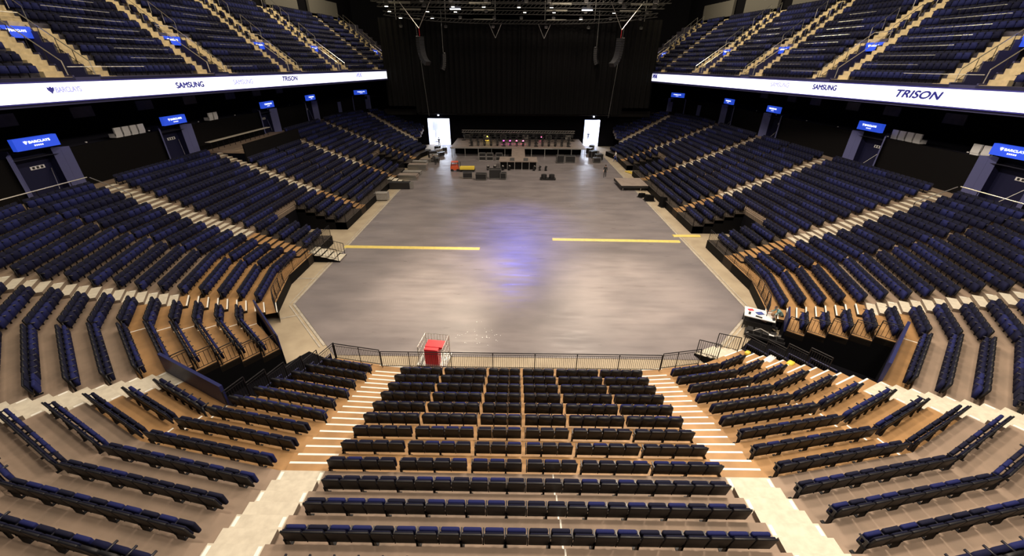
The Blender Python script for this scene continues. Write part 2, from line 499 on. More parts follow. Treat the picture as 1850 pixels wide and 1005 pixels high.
CAM = Vector((-.366, 0, 14.41)); CF, CP, CYAW, CROLL = 725., .4906, -.0071, .0089
def cam_px(x, y, z):
    X, Y, Z = x-CAM.x, y-CAM.y, z-CAM.z
    xx = X*math.cos(CYAW)-Y*math.sin(CYAW); yy = X*math.sin(CYAW)+Y*math.cos(CYAW)
    zc = yy*math.cos(CP)-Z*math.sin(CP)
    if zc < .2: return None
    a = xx/zc; b = (-yy*math.sin(CP)-Z*math.cos(CP))/zc; c, s = math.cos(CROLL), math.sin(CROLL)
    return ((a*c-b*s)*CF+925, (a*s+b*c)*CF+502.5, zc)
def build_seats():
    for side in (-1, 1):
        for blk in range(0, 9):
            if blk == 0 and side < 0: continue
            for i in range(12, top_row(side, blk)-1, -1): place_row(side, blk, i)
    pr = seat_protos()
    vis = []
    for s in SEATS:
        p = cam_px(s[0], s[1], s[2]+.6)
        if p and -15 < p[0] < 1865 and -20 < p[1] < 1000: vis.append((p[2], s))
    vis.sort(key=lambda q: q[0])
    near = set(id(s) for _, s in vis[:300]); nears = [s for _, s in vis[:300]]
    bnm = {(0, 0): 'middle block', (1, -1): 'front block left of middle', (1, 1): 'front block right of middle', (2, -1): 'left corner block', (2, 1): 'right corner block'}
    rows = {}
    for s in nears: rows.setdefault((s[4], s[5]), set()).add(s[6])
    count = {}
    for s in sorted(nears, key=lambda s: (cam_px(s[0], s[1], s[2]+.6)[0])):
        key = (s[4], s[5], s[6]); count[key] = count.get(key, 0)+1
        rr = sorted(rows[(s[4], s[5])]).index(s[6])+1
        blue = rng.random() < (.5 if s[6] <= 3 else .22)
        e = thing('stadium_chair', f"{'bright blue' if blue else 'dark navy'} folding seat, {nth(count[key])} from left, {'nearest' if rr == 1 else nth(rr)+' nearest'} row, {bnm.get((s[4], s[5]), 'corner block')}", 'seat',
                  (s[0], s[1], s[2]), s[3], 'folding seats of the nearest rows')
        b = link('backrest', pr['back'], e); link('back_cushion', pr['cush'], b)
        link('seat_pad', pr['pad']['pad_blue' if blue else 'pad_dark'], e)
        a = link('armrest', pr['arm'], e); a.location = (-.25, 0, 0)
        if s[7] % 2 == 0:
            l = link('leg', pr['leg'], e); l.location = (-.25, 0, 0)
    rest = [s for s in SEATS if id(s) not in near]
    keep = []
    for s in rest+upper_seats():
        p = cam_px(s[0], s[1], s[2]+.6)
        if p and -400 < p[0] < 2250 and -350 < p[1] < 1300: keep.append(s)
    V, F, S = stuff_seat()
    nS, nV = len(keep), len(V)
    ang = np.array([s[3] for s in keep]); pos = np.array([[s[0], s[1], s[2]] for s in keep])
    c, sn = np.cos(ang), np.sin(ang)
    X = c[:, None]*V[None, :, 0]-sn[:, None]*V[None, :, 1]; Y = sn[:, None]*V[None, :, 0]+c[:, None]*V[None, :, 1]
    co = np.stack([X+pos[:, 0:1], Y+pos[:, 1:2], np.broadcast_to(V[None, :, 2], X.shape)+pos[:, 2:3]], -1).reshape(-1, 3)
    loops = np.concatenate([np.array(f) for f in F]); lens = np.array([len(f) for f in F])
    allloops = (loops[None, :]+(np.arange(nS)*nV)[:, None]).ravel()
    me = bpy.data.meshes.new('stadium_chairs')
    me.vertices.add(len(co)); me.vertices.foreach_set('co', co.ravel().astype(np.float32))
    me.loops.add(len(allloops)); me.loops.foreach_set('vertex_index', allloops.astype(np.int32))
    al = np.tile(lens, nS); starts = np.concatenate([[0], np.cumsum(al)[:-1]])
    me.polygons.add(len(al)); me.polygons.foreach_set('loop_start', starts.astype(np.int32)); me.polygons.foreach_set('loop_total', al.astype(np.int32))
    S = np.array(S); mi = np.tile(S, nS).reshape(nS, -1)
    r = np.random.RandomState(3)
    # runs of brighter and darker upholstery along the rows
    dark = np.zeros(nS, bool); cur = False; k = 0
    for q in range(nS):
        if k <= 0: cur = r.rand() < .55; k = r.randint(1, 7)
        dark[q] = cur; k -= 1
    mi = np.where((mi == 2) & dark[:, None], 4, mi)
    for m in ('shell', 'fabric', 'pad_blue', 'arm', 'pad_mid'): me.materials.append(M[m])
    me.polygons.foreach_set('material_index', mi.ravel().astype(np.int32))
    me.update(calc_edges=True); me.validate()
    o = bpy.data.objects.new('stadium_chairs', me); COL.objects.link(o)
    tag(o, 'all remaining rows of small navy folding seats across both tiers', 'seats', kind='stuff')

# ------------------------------------------------------------------ floor and shell
def build_floor():
    b = MB(); b.face([(-60, -5, -.01), (60, -5, -.01), (60, 110, -.01), (-60, 110, -.01)], M['floor'])
    tag(b.obj('floor'), 'tan concrete arena floor around the dark event flooring', 'floor', kind='structure')
    hw = 15.15
    poly = [(-10.4, 17.6), (10.4, 17.6), (11.5, 18.8), (hw, 22.6), (hw, 83), (-hw, 83), (-hw, 22.9), (-11.2, 18.5)]
    b = MB(); b.face([(x, y, .012) for x, y in poly], M['mat'])
    b.face([(x, y, .0) for x, y in reversed(poly)], M['mat'])
    tag(b.obj('floor_covering'), 'scuffed dark grey event flooring covering the middle of the arena', 'flooring', kind='structure')
    # worn white boundary strip and outer kerb line
    b = MB()
    for w0, w1, m in ((.02, .16, 'mark'), (.30, .38, 'mark')):
        ring = [(-11.2, 18.5), (-hw, 22.9), (-hw, 70), ]
        for sx, rg in ((-1, [(11.2, 18.5), (hw, 22.9), (hw, 66)]), (1, [(11.5, 18.8), (hw, 22.6), (hw, 66)])):
            for p, q in zip(rg, rg[1:]):
                p, q = Vector((sx*p[0], p[1])), Vector((sx*q[0], q[1])); d = (q-p).normalized(); n = Vector((d.y, -d.x))*sx
                b.face([(*(p+n*w0), .016), (*(q+n*w0), .016), (*(q+n*w1), .016), (*(p+n*w1), .016)], M[m])
    tag(b.obj('trim_floor_line'), 'worn white boundary line along the edge of the dark flooring', 'floor line', kind='structure')
    b = MB()
    for p, q in (((-16.9, 20.3), (-14.2, 21.6)), ((-17.0, 26.5), (-15.3, 26.5)), ((-17, 45.6), (-15.4, 45.6)), ((-17, 51), (-15.4, 51))):
        p, q = Vector(p), Vector(q); d = (q-p).normalized(); n = Vector((d.y, -d.x))*.06
        b.face([(*(p+n), .006), (*(q+n), .006), (*(q-n), .006), (*(p-n), .006)], M['mark'])
    tag(b.obj('trim_cross_line'), 'short white cross lines on the tan concrete beside the flooring', 'floor line', kind='structure')

def wall_poly(mb, o, z0, z1, m, t0=6., t1=12., side=1, th=.15, y_max=82.9):
    ts = [x for x in strip_ts(t0, t1)]
    pts = [P(o, t*side) for t in ts]
    for a, b in zip(pts, pts[1:]):
        d = Vector((b[0]-a[0], b[1]-a[1])).normalized(); n = Vector((d.y, -d.x))*side*th
        if a[1] > y_max: break
        mb.hexa([(*a, z0), (*b, z0), (b[0]+n.x, b[1]+n.y, z0), (a[0]+n.x, a[1]+n.y, z0), (*a, z1), (*b, z1), (b[0]+n.x, b[1]+n.y, z1), (a[0]+n.x, a[1]+n.y, z1)], m)

PORTALS = {}
def build_shell():
    ZL = zrow(-3)+.03
    for side in (-1, 1):
        nm = SIDE[side]
        # landing behind the top row
        b = MB(); o0, o1 = off(-3)+BD, 17.5
        ts = strip_ts(5., 10.)
        for a, c in zip(ts, ts[1:]):
            b.face([(*P(o0, a*side), ZL), (*P(o0, c*side), ZL), (*P(o1, c*side), ZL), (*P(o1, a*side), ZL)], M['conc'])
        tag(b.obj('floor_landing'), f'concrete landing behind the top row of the lower bowl, {nm} side', 'landing', kind='structure')
        # parapet in front of the suites, broken by the entrances
        b = MB(); cuts = [(26.1, 29.3), (38.4, 41.6), (54.4, 57.6), (66.7, 69.9)]
        y = 22.0; x = side*(DD[6]+15.2)
        for c0, c1 in cuts+[(74.2, 74.2)]:
            if c0 > y: b.box((x+side*.1, (y+c0)/2, (ZL+8.75)/2), (.2, c0-y, 8.75-ZL), M['parapet'])
            y = c1
        wall_poly(b, 15.2, ZL, 8.75, M['parapet'], 8.02, 9.55, side)
        wall_poly(b, 15.2, ZL, 8.75, M['parapet'], 5.2, 5.98, side)
        tag(b.obj(f'wall_parapet_{nm}'), f'black parapet wall between the {nm} top row and the suites', 'wall', kind='structure')
        # suite level floor, back wall and ceiling
        b = MB()
        for a, c in zip(ts, ts[1:]):
            b.face([(*P(15.3, a*side), 8.5), (*P(15.3, c*side), 8.5), (*P(21, c*side), 8.5), (*P(21, a*side), 8.5)], M['soffit'])
        tag(b.obj('floor_suites'), f'dark suite balcony floor, {nm} side', 'floor', kind='structure')
        b = MB(); wall_poly(b, 21, 5.5, 13.5, M['wallblk'], 4.6, 10., side, y_max=95)
        tag(b.obj(f'wall_suites_{nm}'), f'black back wall of the suite level, {nm} side', 'wall', kind='structure')
        # upper tier: soffit, terraces and back wall
        A, d, n = fas(side)
        b = MB(); b.face([U(side, -10, .1, 11.75), U(side, UL+6, .1, 11.75), U(side, UL+6, 14, 12.1), U(side, -10, 14, 12.1)], M['soffit'])
        tag(b.obj('ceiling_soffit'), f'dark underside of the upper tier, {nm} side', 'soffit', kind='structure')
        b = MB()
        b.face([U(side, -10, .12, 11.75), U(side, UL+4, .12, 11.75), U(side, UL+4, .12, uz(0)), U(side, -10, .12, uz(0))], M['upwall'])
        for j in range(NUP):
            v0, v1 = .12 if j == 0 else .35+UR*j-.02, .35+UR*(j+1)-.02
            sp = [(-10., VOM_U[0]-.8)]+[(VOM_U[k]+.8, VOM_U[k+1]-.8) for k in range(4)]+[(VOM_U[4]+.8, UL+4)] if j <= 4 else [(-10., UL+4)]
            for (a, c) in sp:
                b.face([U(side, a, v0, uz(j)), U(side, c, v0, uz(j)), U(side, c, v1, uz(j)), U(side, a, v1, uz(j))], M['uptread'])
                b.face([U(side, a, v0, uz(j)-UP), U(side, c, v0, uz(j)-UP), U(side, c, v0, uz(j)), U(side, a, v0, uz(j))], M['uptread'])
        tag(b.obj('terrace_floor'), f'dark stepped concrete terrace of the upper tier, {nm} side', 'terrace', kind='structure')
        b = MB(); vt = .35+UR*NUP
        b.face([U(side, -10, vt+1.2, uz(NUP)-.66), U(side, UL+6, vt+1.2, uz(NUP)-.66), U(side, UL+6, vt+1.2, 30), U(side, -10, vt+1.2, 30)], M['wallblk'])
        b.face([U(side, -10, vt-.02, uz(NUP-1)), U(side, UL+6, vt-.02, uz(NUP-1)), U(side, UL+6, vt+1.2, uz(NUP-1)), U(side, -10, vt+1.2, uz(NUP-1))], M['uptread'])
        tag(b.obj(f'wall_upper_{nm}'), f'black back wall above the upper tier, {nm} side', 'wall', kind='structure')
        for k, (a, c) in enumerate(((45.5, 53.5), (56.2, 63.5), (66.5, 75))):
            b = MB(); z0 = 21.5; v = vt+.6
            b.hexa([U(side, a, v, z0), U(side, c, v, z0), U(side, c, v+.4, z0), U(side, a, v+.4, z0), U(side, a, v, z0+2.2), U(side, c, v, z0+2.2), U(side, c, v+.4, z0+2.2), U(side, a, v+.4, z0+2.2)], M['bulk'])
            tag(b.obj('bulkhead'), f"{['nearest', 'middle', 'farthest'][k]} grey bulkhead panel above the top seats, {nm} side", 'panel', group='bulkhead panels over the upper tier')
    b = MB(); b.face([(-70, -10, 31), (70, -10, 31), (70, 110, 31), (-70, 110, 31)], M['ceil'])
    tag(b.obj('ceiling'), 'black arena roof above the lighting trusses', 'ceiling', kind='structure')
    # far wall behind the stage with the two bright loading doors
    W = MB(); y = 83.3
    dl, dr = (-17.75, -13.35), (12.85, 15.95)
    for x0, x1, z0, z1 in ((-45, dl[0], 0, 6.2), (dl[0], dl[1], 4.95, 6.2), (dl[1], dr[0], 0, 6.2), (dr[0], dr[1], 4.95, 6.2), (dr[1], 45, 0, 6.2)):
        W.box(((x0+x1)/2, y+.15, (z0+z1)/2), (x1-x0, .3, z1-z0), M['wallblk'])
    W.box((0, 92, 18), (90, .3, 26), M['wallblk'])
    tag(W.obj('wall_back'), 'black wall behind the stage between the loading doors', 'wall', kind='structure')
    for k, (x0, x1) in enumerate((dl, dr)):
        b = MB(); L = 10
        b.face([(x0-.4, y+.3, .005), (x1+.4, y+.3, .005), (x1+.4, y+L, .005), (x0-.4, y+L, .005)], M['doorway'])
        b.face([(x0-.4, y+.3, 0), (x0-.4, y+L, 0), (x0-.4, y+L, 5), (x0-.4, y+.3, 5)], M['doorway'])
        b.face([(x1+.4, y+.3, 0), (x1+.4, y+L, 0), (x1+.4, y+L, 5), (x1+.4, y+.3, 5)], M['doorway'])
        b.face([(x0-.4, y+L, 0), (x1+.4, y+L, 0), (x1+.4, y+L, 5), (x0-.4, y+L, 5)], M['doorway'])
        b.face([(x0-.4, y+.3, 5.2), (x1+.4, y+.3, 5.2), (x1+.4, y+L, 5.2), (x0-.4, y+L, 5.2)], M['doorway'])
        o = b.obj(f'door_{k+1}'); tag(o, ['bright open loading doorway left of the stage, white passage behind', 'narrower bright loading doorway right of the stage, grey ramp behind'][k], 'doorway', kind='structure')
        f = MB()
        for xx in (x0, x1): f.box((xx, y-.02, 2.5), (.14, .1, 5), M['black'])
        f.box(((x0+x1)/2, y-.02, 5.0), (x1-x0+.3, .1, .16), M['black'])
        f.box(((x0+x1)/2, y-.35, 5.75), (x1-x0+3.2, .12, .12), M['bulk'])
        f.obj('frame', o)
        l = bpy.data.lights.new('corridor_lamp', 'AREA'); l.size = 2.5; l.energy = 900; l.color = (.82, .88, 1)
        lo = bpy.data.objects.new('corridor_lamp', l); COL.objects.link(lo); lo.location = ((x0+x1)/2, y+4, 5.1)
        e = MB(); e.lathe([(.05, -.1), (.14, -.06), (.14, .06), (.05, .1)], ((x0+x1)/2+.1, y-.45, 5.55), M['bulbc'], 8)
        e.box(((x0+x1)/2+.1, y-.45, 5.7), (.2, .15, .1), M['black'])
        tag(e.obj('door_lamp'), f"small white lamp over the {['left', 'right'][k]} loading doorway", 'lamp')
    # things standing in the doorways
    p = MB(); p.box((-16.9, 86.5, 3.2), (1.1, .1, 1.9), M['white']); p.box((-16.9, 86.56, 1.2), (.08, .08, 2.4), M['bulk']); p.box((-16.9, 86.5, .05), (.8, .6, .1), M['bulk'])
    tag(p.obj('white_board'), 'white board on a stand inside the left loading doorway', 'board')

def build_curtain():
    def drape(name, pts, z0, z1, label, fold=.16, per=.9):
        b = MB(); ring = []
        for (a, c) in zip(pts, pts[1:]):
            a, c = Vector(a), Vector(c); L = (c-a).length; d = (c-a)/L; n = Vector((d.y, -d.x)); k = max(2, int(L/per*6))
            for q in range(k+1):
                s = L*q/k; ring.append(a+d*s+n*(fold*math.sin(s/per*2*PI)+.06*math.sin(s*1.7)))
        for p, q in zip(ring, ring[1:]):
            b.face([(*p, z0), (*q, z0), (*q, z1), (*p, z1)], M['curtain'])
        o = b.obj(name); sm = o.modifiers.new('thickness', 'SOLIDIFY'); sm.thickness = .02
        tag(o, label, 'curtain', 'black stage curtains'); return o
    drape('stage_curtain', [(-23.3, 77.7), (-18.2, 77.6)], 7.6, 20.9, 'black drape at the far left edge of the stage backdrop')
    drape('stage_curtain', [(-18.3, 77.4), (.25, 77.4)], 6.5, 20.7, 'wide black drape left of the backdrop middle seam')
    drape('stage_curtain', [(.15, 77.3), (18.3, 77.3)], 6.5, 20.7, 'wide black drape right of the backdrop middle seam')
    drape('stage_curtain', [(18.2, 77.6), (23.3, 77.7)], 7.6, 20.9, 'black drape at the far right edge of the stage backdrop')
    for x0, x1, lab in ((-25.5, -19.5, 'left of the loading doors'), (-11.8, 11.6, 'over the stage'), (17.6, 25, 'right of the loading doors')):
        b = MB(); b.box(((x0+x1)/2, 82.35, 6.1), (x1-x0, .15, 1.1), M['bulk'] if 0 else M['parapet'])
        b.box(((x0+x1)/2, 82.25, 6.15), (x1-x0, .05, 1.0), mat('dark_grey_cloth', (.022, .020, .019), .9))
        tag(b.obj('valance_strip'), f'dark grey horizontal strip below the curtain, {lab}', 'strip', group='strips below the curtain')

# ------------------------------------------------------------------ signs, ribbon screens, portals
def text_mesh(txt, size, m, name, shear=0., bold=0., sx=1.):
    cu = bpy.data.curves.new('t', 'FONT'); cu.body = txt; cu.size = size; cu.align_x = 'CENTER'; cu.align_y = 'CENTER'; cu.shear = shear; cu.extrude = .004
    ob = bpy.data.objects.new('t', cu); COL.objects.link(ob)
    dg = bpy.context.evaluated_depsgraph_get(); me = bpy.data.meshes.new_from_object(ob.evaluated_get(dg))
    bpy.data.objects.remove(ob); bpy.data.curves.remove(cu)
    me.materials.clear(); me.materials.append(m); me.name = name; me['bold'] = bold
    return me
def fit_mesh(me, w, h):
    vs = [v.co for v in me.vertices]
    x0, x1 = min(v.x for v in vs), max(v.x for v in vs); y0, y1 = min(v.y for v in vs), max(v.y for v in vs)
    for v in me.vertices: v.co.x = (v.co.x-(x0+x1)/2)*w/(x1-x0); v.co.y = (v.co.y-(y0+y1)/2)*h/(y1-y0)
    bd = me.get('bold', 0.)
    if bd:
        bm = bmesh.new(); n0 = len(me.vertices)
        for dx, dy in ((-1, 0), (1, 0), (0, .8), (0, -.8), (0, 0)):
            k = len(bm.verts); bm.from_mesh(me); bm.verts.ensure_lookup_table()
            bmesh.ops.translate(bm, verts=bm.verts[k:], vec=(dx*bd*h, dy*bd*h, 0))
        bm.to_mesh(me); bm.free()
    return me
def eagle_mesh(h, m):
    """small spread-wing bird mark"""
    b = MB(); s = h/2
    half = [(0, .75), (.18, .95), (.3, .7), (.24, .55), (.55, .66), (.95, .85), (.8, .45), (.95, .3), (.7, .05), (.75, -.15), (.45, -.3), (.5, -.55), (.25, -.5), (.22, -.8), (0, -.95)]
    pts = half+[(-x, y) for x, y in reversed(half[1:-1])]
    b.face([(x*s, y*s, 0) for x, y in reversed(pts)], m)
    bm = bmesh.new(); me0 = b.mesh('emblem'); bm.from_mesh(me0)
    bmesh.ops.triangulate(bm, faces=bm.faces); bmesh.ops.solidify(bm, geom=bm.faces[:], thickness=.01); bm.to_mesh(me0); bm.free(); return me0
def frame_mtx(o, x, z):
    """matrix with local x along x, local y along z (up)"""
    x = Vector(x).normalized(); z = Vector(z).normalized(); n = x.cross(z)
    m = Matrix((x, z, n)).transposed().to_4x4(); m.translation = Vector(o); return m

def build_ribbons():
    Z0, Z1 = 12.0, 13.1
    T = {-1: [('BARCLAYS', 19.4, 1.5, .32, 'ledtxt2', 12.68, 0), ('SAMSUNG', 28.76, 2.75, .42, 'ledtxt', 12.58, 0), ('SAMSUNG', 34.95, 2.6, .42, 'ledtxt2', 12.61, 0), ('TRISON', 42.3, 2.7, .46, 'ledtxt', 12.7, .25), ('TRISON', 49.2, 2.0, .42, 'ledfaint', 12.7, .25), ('SAMSUNG', 58.4, 1.7, .6, 'ledtxt2', 12.75, 0)],
         1: [('SAMSUNG', 66.9, 1.7, .6, 'ledtxt', 12.74, 0), ('SAMSUNG', 52.9, 2.9, .42, 'ledfaint', 12.8, 0), ('SAMSUNG', 37.8, 2.65, .42, 'ledtxt2', 12.68, 0), ('SAMSUNG', 32.05, 2.65, .42, 'ledtxt', 12.7, 0), ('TRISON', 23.5, 3.3, .5, 'ledtxt', 12.62, .25)]}
    for side in (-1, 1):
        A, d, n = fas(side)
        o = thing('ribbon_screen', f'long glowing white LED ribbon board along the {SIDE[side]} upper tier front', 'LED screen')
        b = MB(); u0, u1 = 6, 68.
        p = [U(side, u0, 0, Z0), U(side, u1, 0, Z0), U(side, u1, .1, Z0), U(side, u0, .1, Z0), U(side, u0, 0, Z1), U(side, u1, 0, Z1), U(side, u1, .1, Z1), U(side, u0, .1, Z1)]
        b.hexa(p, M['led']); b.obj('screen', o)
        b = MB()
        for z in (Z0-.04, Z1+.04):
            b.hexa([U(side, u0, -.03, z-.04), U(side, u1, -.03, z-.04), U(side, u1, .12, z-.04), U(side, u0, .12, z-.04), U(side, u0, -.03, z+.04), U(side, u1, -.03, z+.04), U(side, u1, .12, z+.04), U(side, u0, .12, z+.04)], M['ledframe'])
        b.obj('frame', o)
        xd = Vector((d.x, d.y, 0))*(1 if side < 0 else -1)
        for (t, u, w, h, m, z, sh) in T[side]:
            me = fit_mesh(text_mesh(t, 1., M[m], 'lettering', sh, {'ledtxt': .07, 'ledtxt2': .055}.get(m, .03)), w, h)
            l = link('lettering', me, o); l.matrix_world = frame_mtx(U(side, u, -.025, z), xd, (0, 0, 1))
            if t == 'BARCLAYS':
                e = link('emblem', eagle_mesh(.45, M['ledtxt']), o); e.matrix_world = frame_mtx(U(side, u-1.0, -.025, z), xd, (0, 0, 1))
def sign_parts(o, M_, w, h, two=True):
    """lettering on a blue sign; M_ maps local xy to the sign face"""
    me = fit_mesh(text_mesh('BARCLAYS', 1., M['signtxt'], 'lettering', 0, .03), w*.5, h*.2)
    l = link('lettering', me, o); l.matrix_world = M_ @ Matrix.Translation((w*.05, h*.12, .012))
    e = link('emblem', eagle_mesh(h*.34, M['signtxt']), o); e.matrix_world = M_ @ Matrix.Translation((-w*.27, h*.12, .012))
    if two:
        b = MB()
        for k in range(5): b.box((-w*.09+w*.045*k, -h*.2, .006), (w*.03, h*.13, .008), M['signtxt'])
        x = b.obj('small_marks', o); x.matrix_world = M_

def build_portals():
    ZL = zrow(-3)+.03
    which = ['nearest', 'second', 'third', 'fourth', 'farthest']
    for side in (-1, 1):
        spots = [((side*(DD[6]+15.2), y), (0., 1.), (side*1., 0.)) for y in (27.7, 40., 56., 68.3)]
        pf = P(15.2, 9.25*side); dd, nn = segdir(9.1*side); spots.append(((side*29.9, 82.4-.0) if 0 else pf, dd, nn))
        for k, (c, d, n) in enumerate(spots):
            c = Vector((*c, 0)); d = Vector((*d, 0)); n = Vector((*n, 0))
            t = thing('entrance_portal', f'{which[k]} seating entrance on the {SIDE[side]} lower bowl, blue sign over black opening', 'entrance', (0, 0, 0), 0, 'entrance portals of the lower bowl')
            z0 = ZL; z1 = 9.12
            for sgn in (-1, 1):
                b = MB(); a = c+d*sgn*1.3+n*.35; e = c+d*sgn*2.0-n*.3; w = (e-a).normalized(); w = Vector((w.y, -w.x, 0))*.05*sgn
                q = [a-w, e-w, e+w, a+w]
                b.hexa([(p.x, p.y, z0) for p in q]+[(p.x, p.y, z1-.2) for p in q], M['portal'])
                j = c+d*sgn*1.3; q = [j+n*.3, j+d*sgn*.08+n*.3, j+d*sgn*.08+n*1.0, j+n*1.0]
                b.hexa([(p.x, p.y, z0) for p in q]+[(p.x, p.y, z1) for p in q], M['portal_in']); b.obj('side_panel', t)
            b = MB(); q = [c-d*1.3+n*.9, c+d*1.3+n*.9, c+d*1.3+n*1.0, c-d*1.3+n*1.0]
            b.hexa([(p.x, p.y, z0) for p in q]+[(p.x, p.y, z1) for p in q], M['portal_in'])
            q = [c-d*1.3-n*.2, c+d*1.3-n*.2, c+d*1.3+n*1, c-d*1.3+n*1]
            b.hexa([(p.x, p.y, z1-.1) for p in q]+[(p.x, p.y, z1) for p in q], M['wallblk']); b.obj('lining', t)
            q = [c-d*1.38-n*.45, c+d*1.38-n*.45, c+d*1.38-n*.15, c-d*1.38-n*.15]
            b = MB(); b.hexa([(p.x, p.y, 9.13) for p in q]+[(p.x, p.y, 9.86) for p in q], M['sign']); sg = b.obj('sign', t)
            xd = d*(1 if side < 0 else -1)
            m = frame_mtx(c-n*.47+Vector((0, 0, 9.5)), xd, (0, 0, 1)); sign_parts(sg, m, 2.7, .73)
            pl = MB(); pl.box((0, 0, 0), (.95, .22, .03), M['plate'])
            for q in (-.28, 0, .28): pl.box((q, 0, .018), (.16, .15, .01), M['case'])
            p = pl.obj('notice_plate', t); p.matrix_world = frame_mtx(c+n*.88+xd*.35+Vector((0, 0, 7.75)), xd, (0, 0, 1))
            h = MB(); a = c+n*.8+xd*1.1; h.tube((a.x, a.y, z0+1.6), tuple(c+n*.1+xd*.35+Vector((0, 0, z0+.3))), .025, M['alu']); h.obj('handrail', t)
        # upper tier entrances: cut with railings and sign
        A, d2, n2 = fas(side); d = Vector((d2.x, d2.y, 0)); n = Vector((n2.x, n2.y, 0))
        for k, u in enumerate(VOM_U):
            t = thing('tier_entrance', f'{which[k]} sunken blue entrance of the {SIDE[side]} upper tier with sloping white handrails', 'entrance', (0, 0, 0), 0, 'entrances of the upper tier')
            b = MB(); vb = .35+UR*5
            zf = uz(0)-.35
            for sgn in (-1, 1):
                for j in range(5):
                    v0, v1 = .13 if j == 0 else .35+UR*j, .35+UR*(j+1)
                    p = [U(side, u+sgn*.8, v0, zf), U(side, u+sgn*.8, v1, zf), U(side, u+sgn*.9, v1, zf), U(side, u+sgn*.9, v0, zf)]
                    b.hexa(p+[(x, y, uz(j)+.12) for x, y, z in p], M['upwall'])
            b.obj('side_wall', t)
            b = MB(); b.face([U(side, u-.8, .12, zf), U(side, u+.8, .12, zf), U(side, u+.8, vb+1.2, zf), U(side, u-.8, vb+1.2, zf)], M['upwall'])
            b.face([U(side, u-.8, .13, zf), U(side, u+.8, .13, zf), U(side, u+.8, .13, uz(0)), U(side, u-.8, .13, uz(0))], M['upwall']); b.obj('walkway', t)
            b = MB(); b.face([U(side, u-.8, vb, zf), U(side, u+.8, vb, zf), U(side, u+.8, vb, uz(4)+.2), U(side, u-.8, vb, uz(4)+.2)], M['wallblk']); b.obj('opening', t)
            b = MB(); zs = 16.05
            p = [U(side, u-.85, vb-.35, zs-.35), U(side, u+.85, vb-.35, zs-.35), U(side, u+.85, vb-.15, zs-.35), U(side, u-.85, vb-.15, zs-.35)]
            b.hexa(p+[(x, y, zs+.35) for x, y, z in p], M['sign']); sg = b.obj('sign', t)
            xd = d*(1 if side < 0 else -1)
            sign_parts(sg, frame_mtx(U(side, u, vb-.37, zs), xd, (0, 0, 1)), 1.7, .68, False)
            for sgn in (-1, 1):
                b = MB(); uu = u+sgn*.86
                top = U(side, uu, vb+.1, uz(4)+1.2); low = U(side, uu, .55, uz(0)+.95)
                b.path([U(side, uu, .5, uz(0)), low, top], .032, M['steel'])
                b.path([U(side, uu, vb, uz(4)+.5), U(side, uu, .5, uz(0)+.2)], .02, M['rail'])
                for q in (.25, .5, .75):
                    a, c = Vector(low), Vector(top); pp = a.lerp(c, q); b.tube(pp, pp-Vector((0, 0, 1.0)), .022, M['rail'])
                b.obj('handrail', t)
            b = MB(); b.tube(U(side, u-.86, vb+.1, uz(4)+1.2), U(side, u+.86, vb+.1, uz(4)+1.2), .032, M['steel']); b.obj('top_rail', t)
            # two flights of stairs with thin handrails
            for f, (ua, ub, ja, jb, uc) in enumerate(((u-2.0, u-.92, 0, NUP, None), (u+.92, u+2.0, 0, 5, None), (u-.05, u+1.1, 5, NUP, None))):
                s = thing('tier_stairs', f"{['lower-side full', 'short lower', 'upper'][f]} flight of pale steps at the {which[k]} {SIDE[side]} upper tier entrance", 'stairs', (0, 0, 0), 0, 'stairs of the upper tier')
                b = MB()
                for j in range(ja, jb):
                    for hh in (0, 1):
                        v0 = (.125 if j == 0 else .35+UR*j-.03) if hh == 0 else .35+UR*j+UR*.5; v1 = .35+UR*(j+1)-.025
                        za, zb = uz(j)+.004-(.35 if hh == 0 else 0.), uz(j)+.012+(UP/2 if hh else 0)
                        p = [U(side, ua, v0, za), U(side, ub, v0, za), U(side, ub, v1, za), U(side, ua, v1, za)]
                        b.hexa(p+[(x, y, zb) for x, y, z in p], M['upstep'])
                b.obj('flight', s)
                b = MB(); ue = ub+.06 if f != 1 else ub+.06
                for (j0, j1) in (((5, 8), (9, 12)) if f != 1 else ()):
                    a = U(side, ue, .35+UR*j0, uz(j0)+.95); c = U(side, ue, .35+UR*(j1-.5), uz(j1-.5)+.95)
                    b.path([U(side, ue, .35+UR*j0, uz(j0)), a, c, U(side, ue, .35+UR*(j1-.5), uz(j1-.5))], .022, M['alu'], 5)
                    mid = Vector(a).lerp(Vector(c), .5); b.tube(mid, mid-Vector((0, 0, .95)), .018, M['alu'], 5)
                if b.f: b.obj('handrail', s)
        s = thing('tier_stairs', f'lone full flight of pale steps near the curtain on the {SIDE[side]} upper tier', 'stairs', (0, 0, 0), 0, 'stairs of the upper tier')
        b = MB()
        for j in range(NUP):
            for hh in (0, 1):
                v0 = (.125 if j == 0 else .35+UR*j-.03) if hh == 0 else .35+UR*j+UR*.5; v1 = .35+UR*(j+1)-.025
                p = [U(side, 65.45, v0, uz(j)+.004), U(side, 66.55, v0, uz(j)+.004), U(side, 66.55, v1, uz(j)+.004), U(side, 65.45, v1, uz(j)+.004)]
                b.hexa(p+[(x, y, uz(j)+.012+(UP/2 if hh else 0)) for x, y, z in p], M['upstep'])
        b.obj('flight', s)
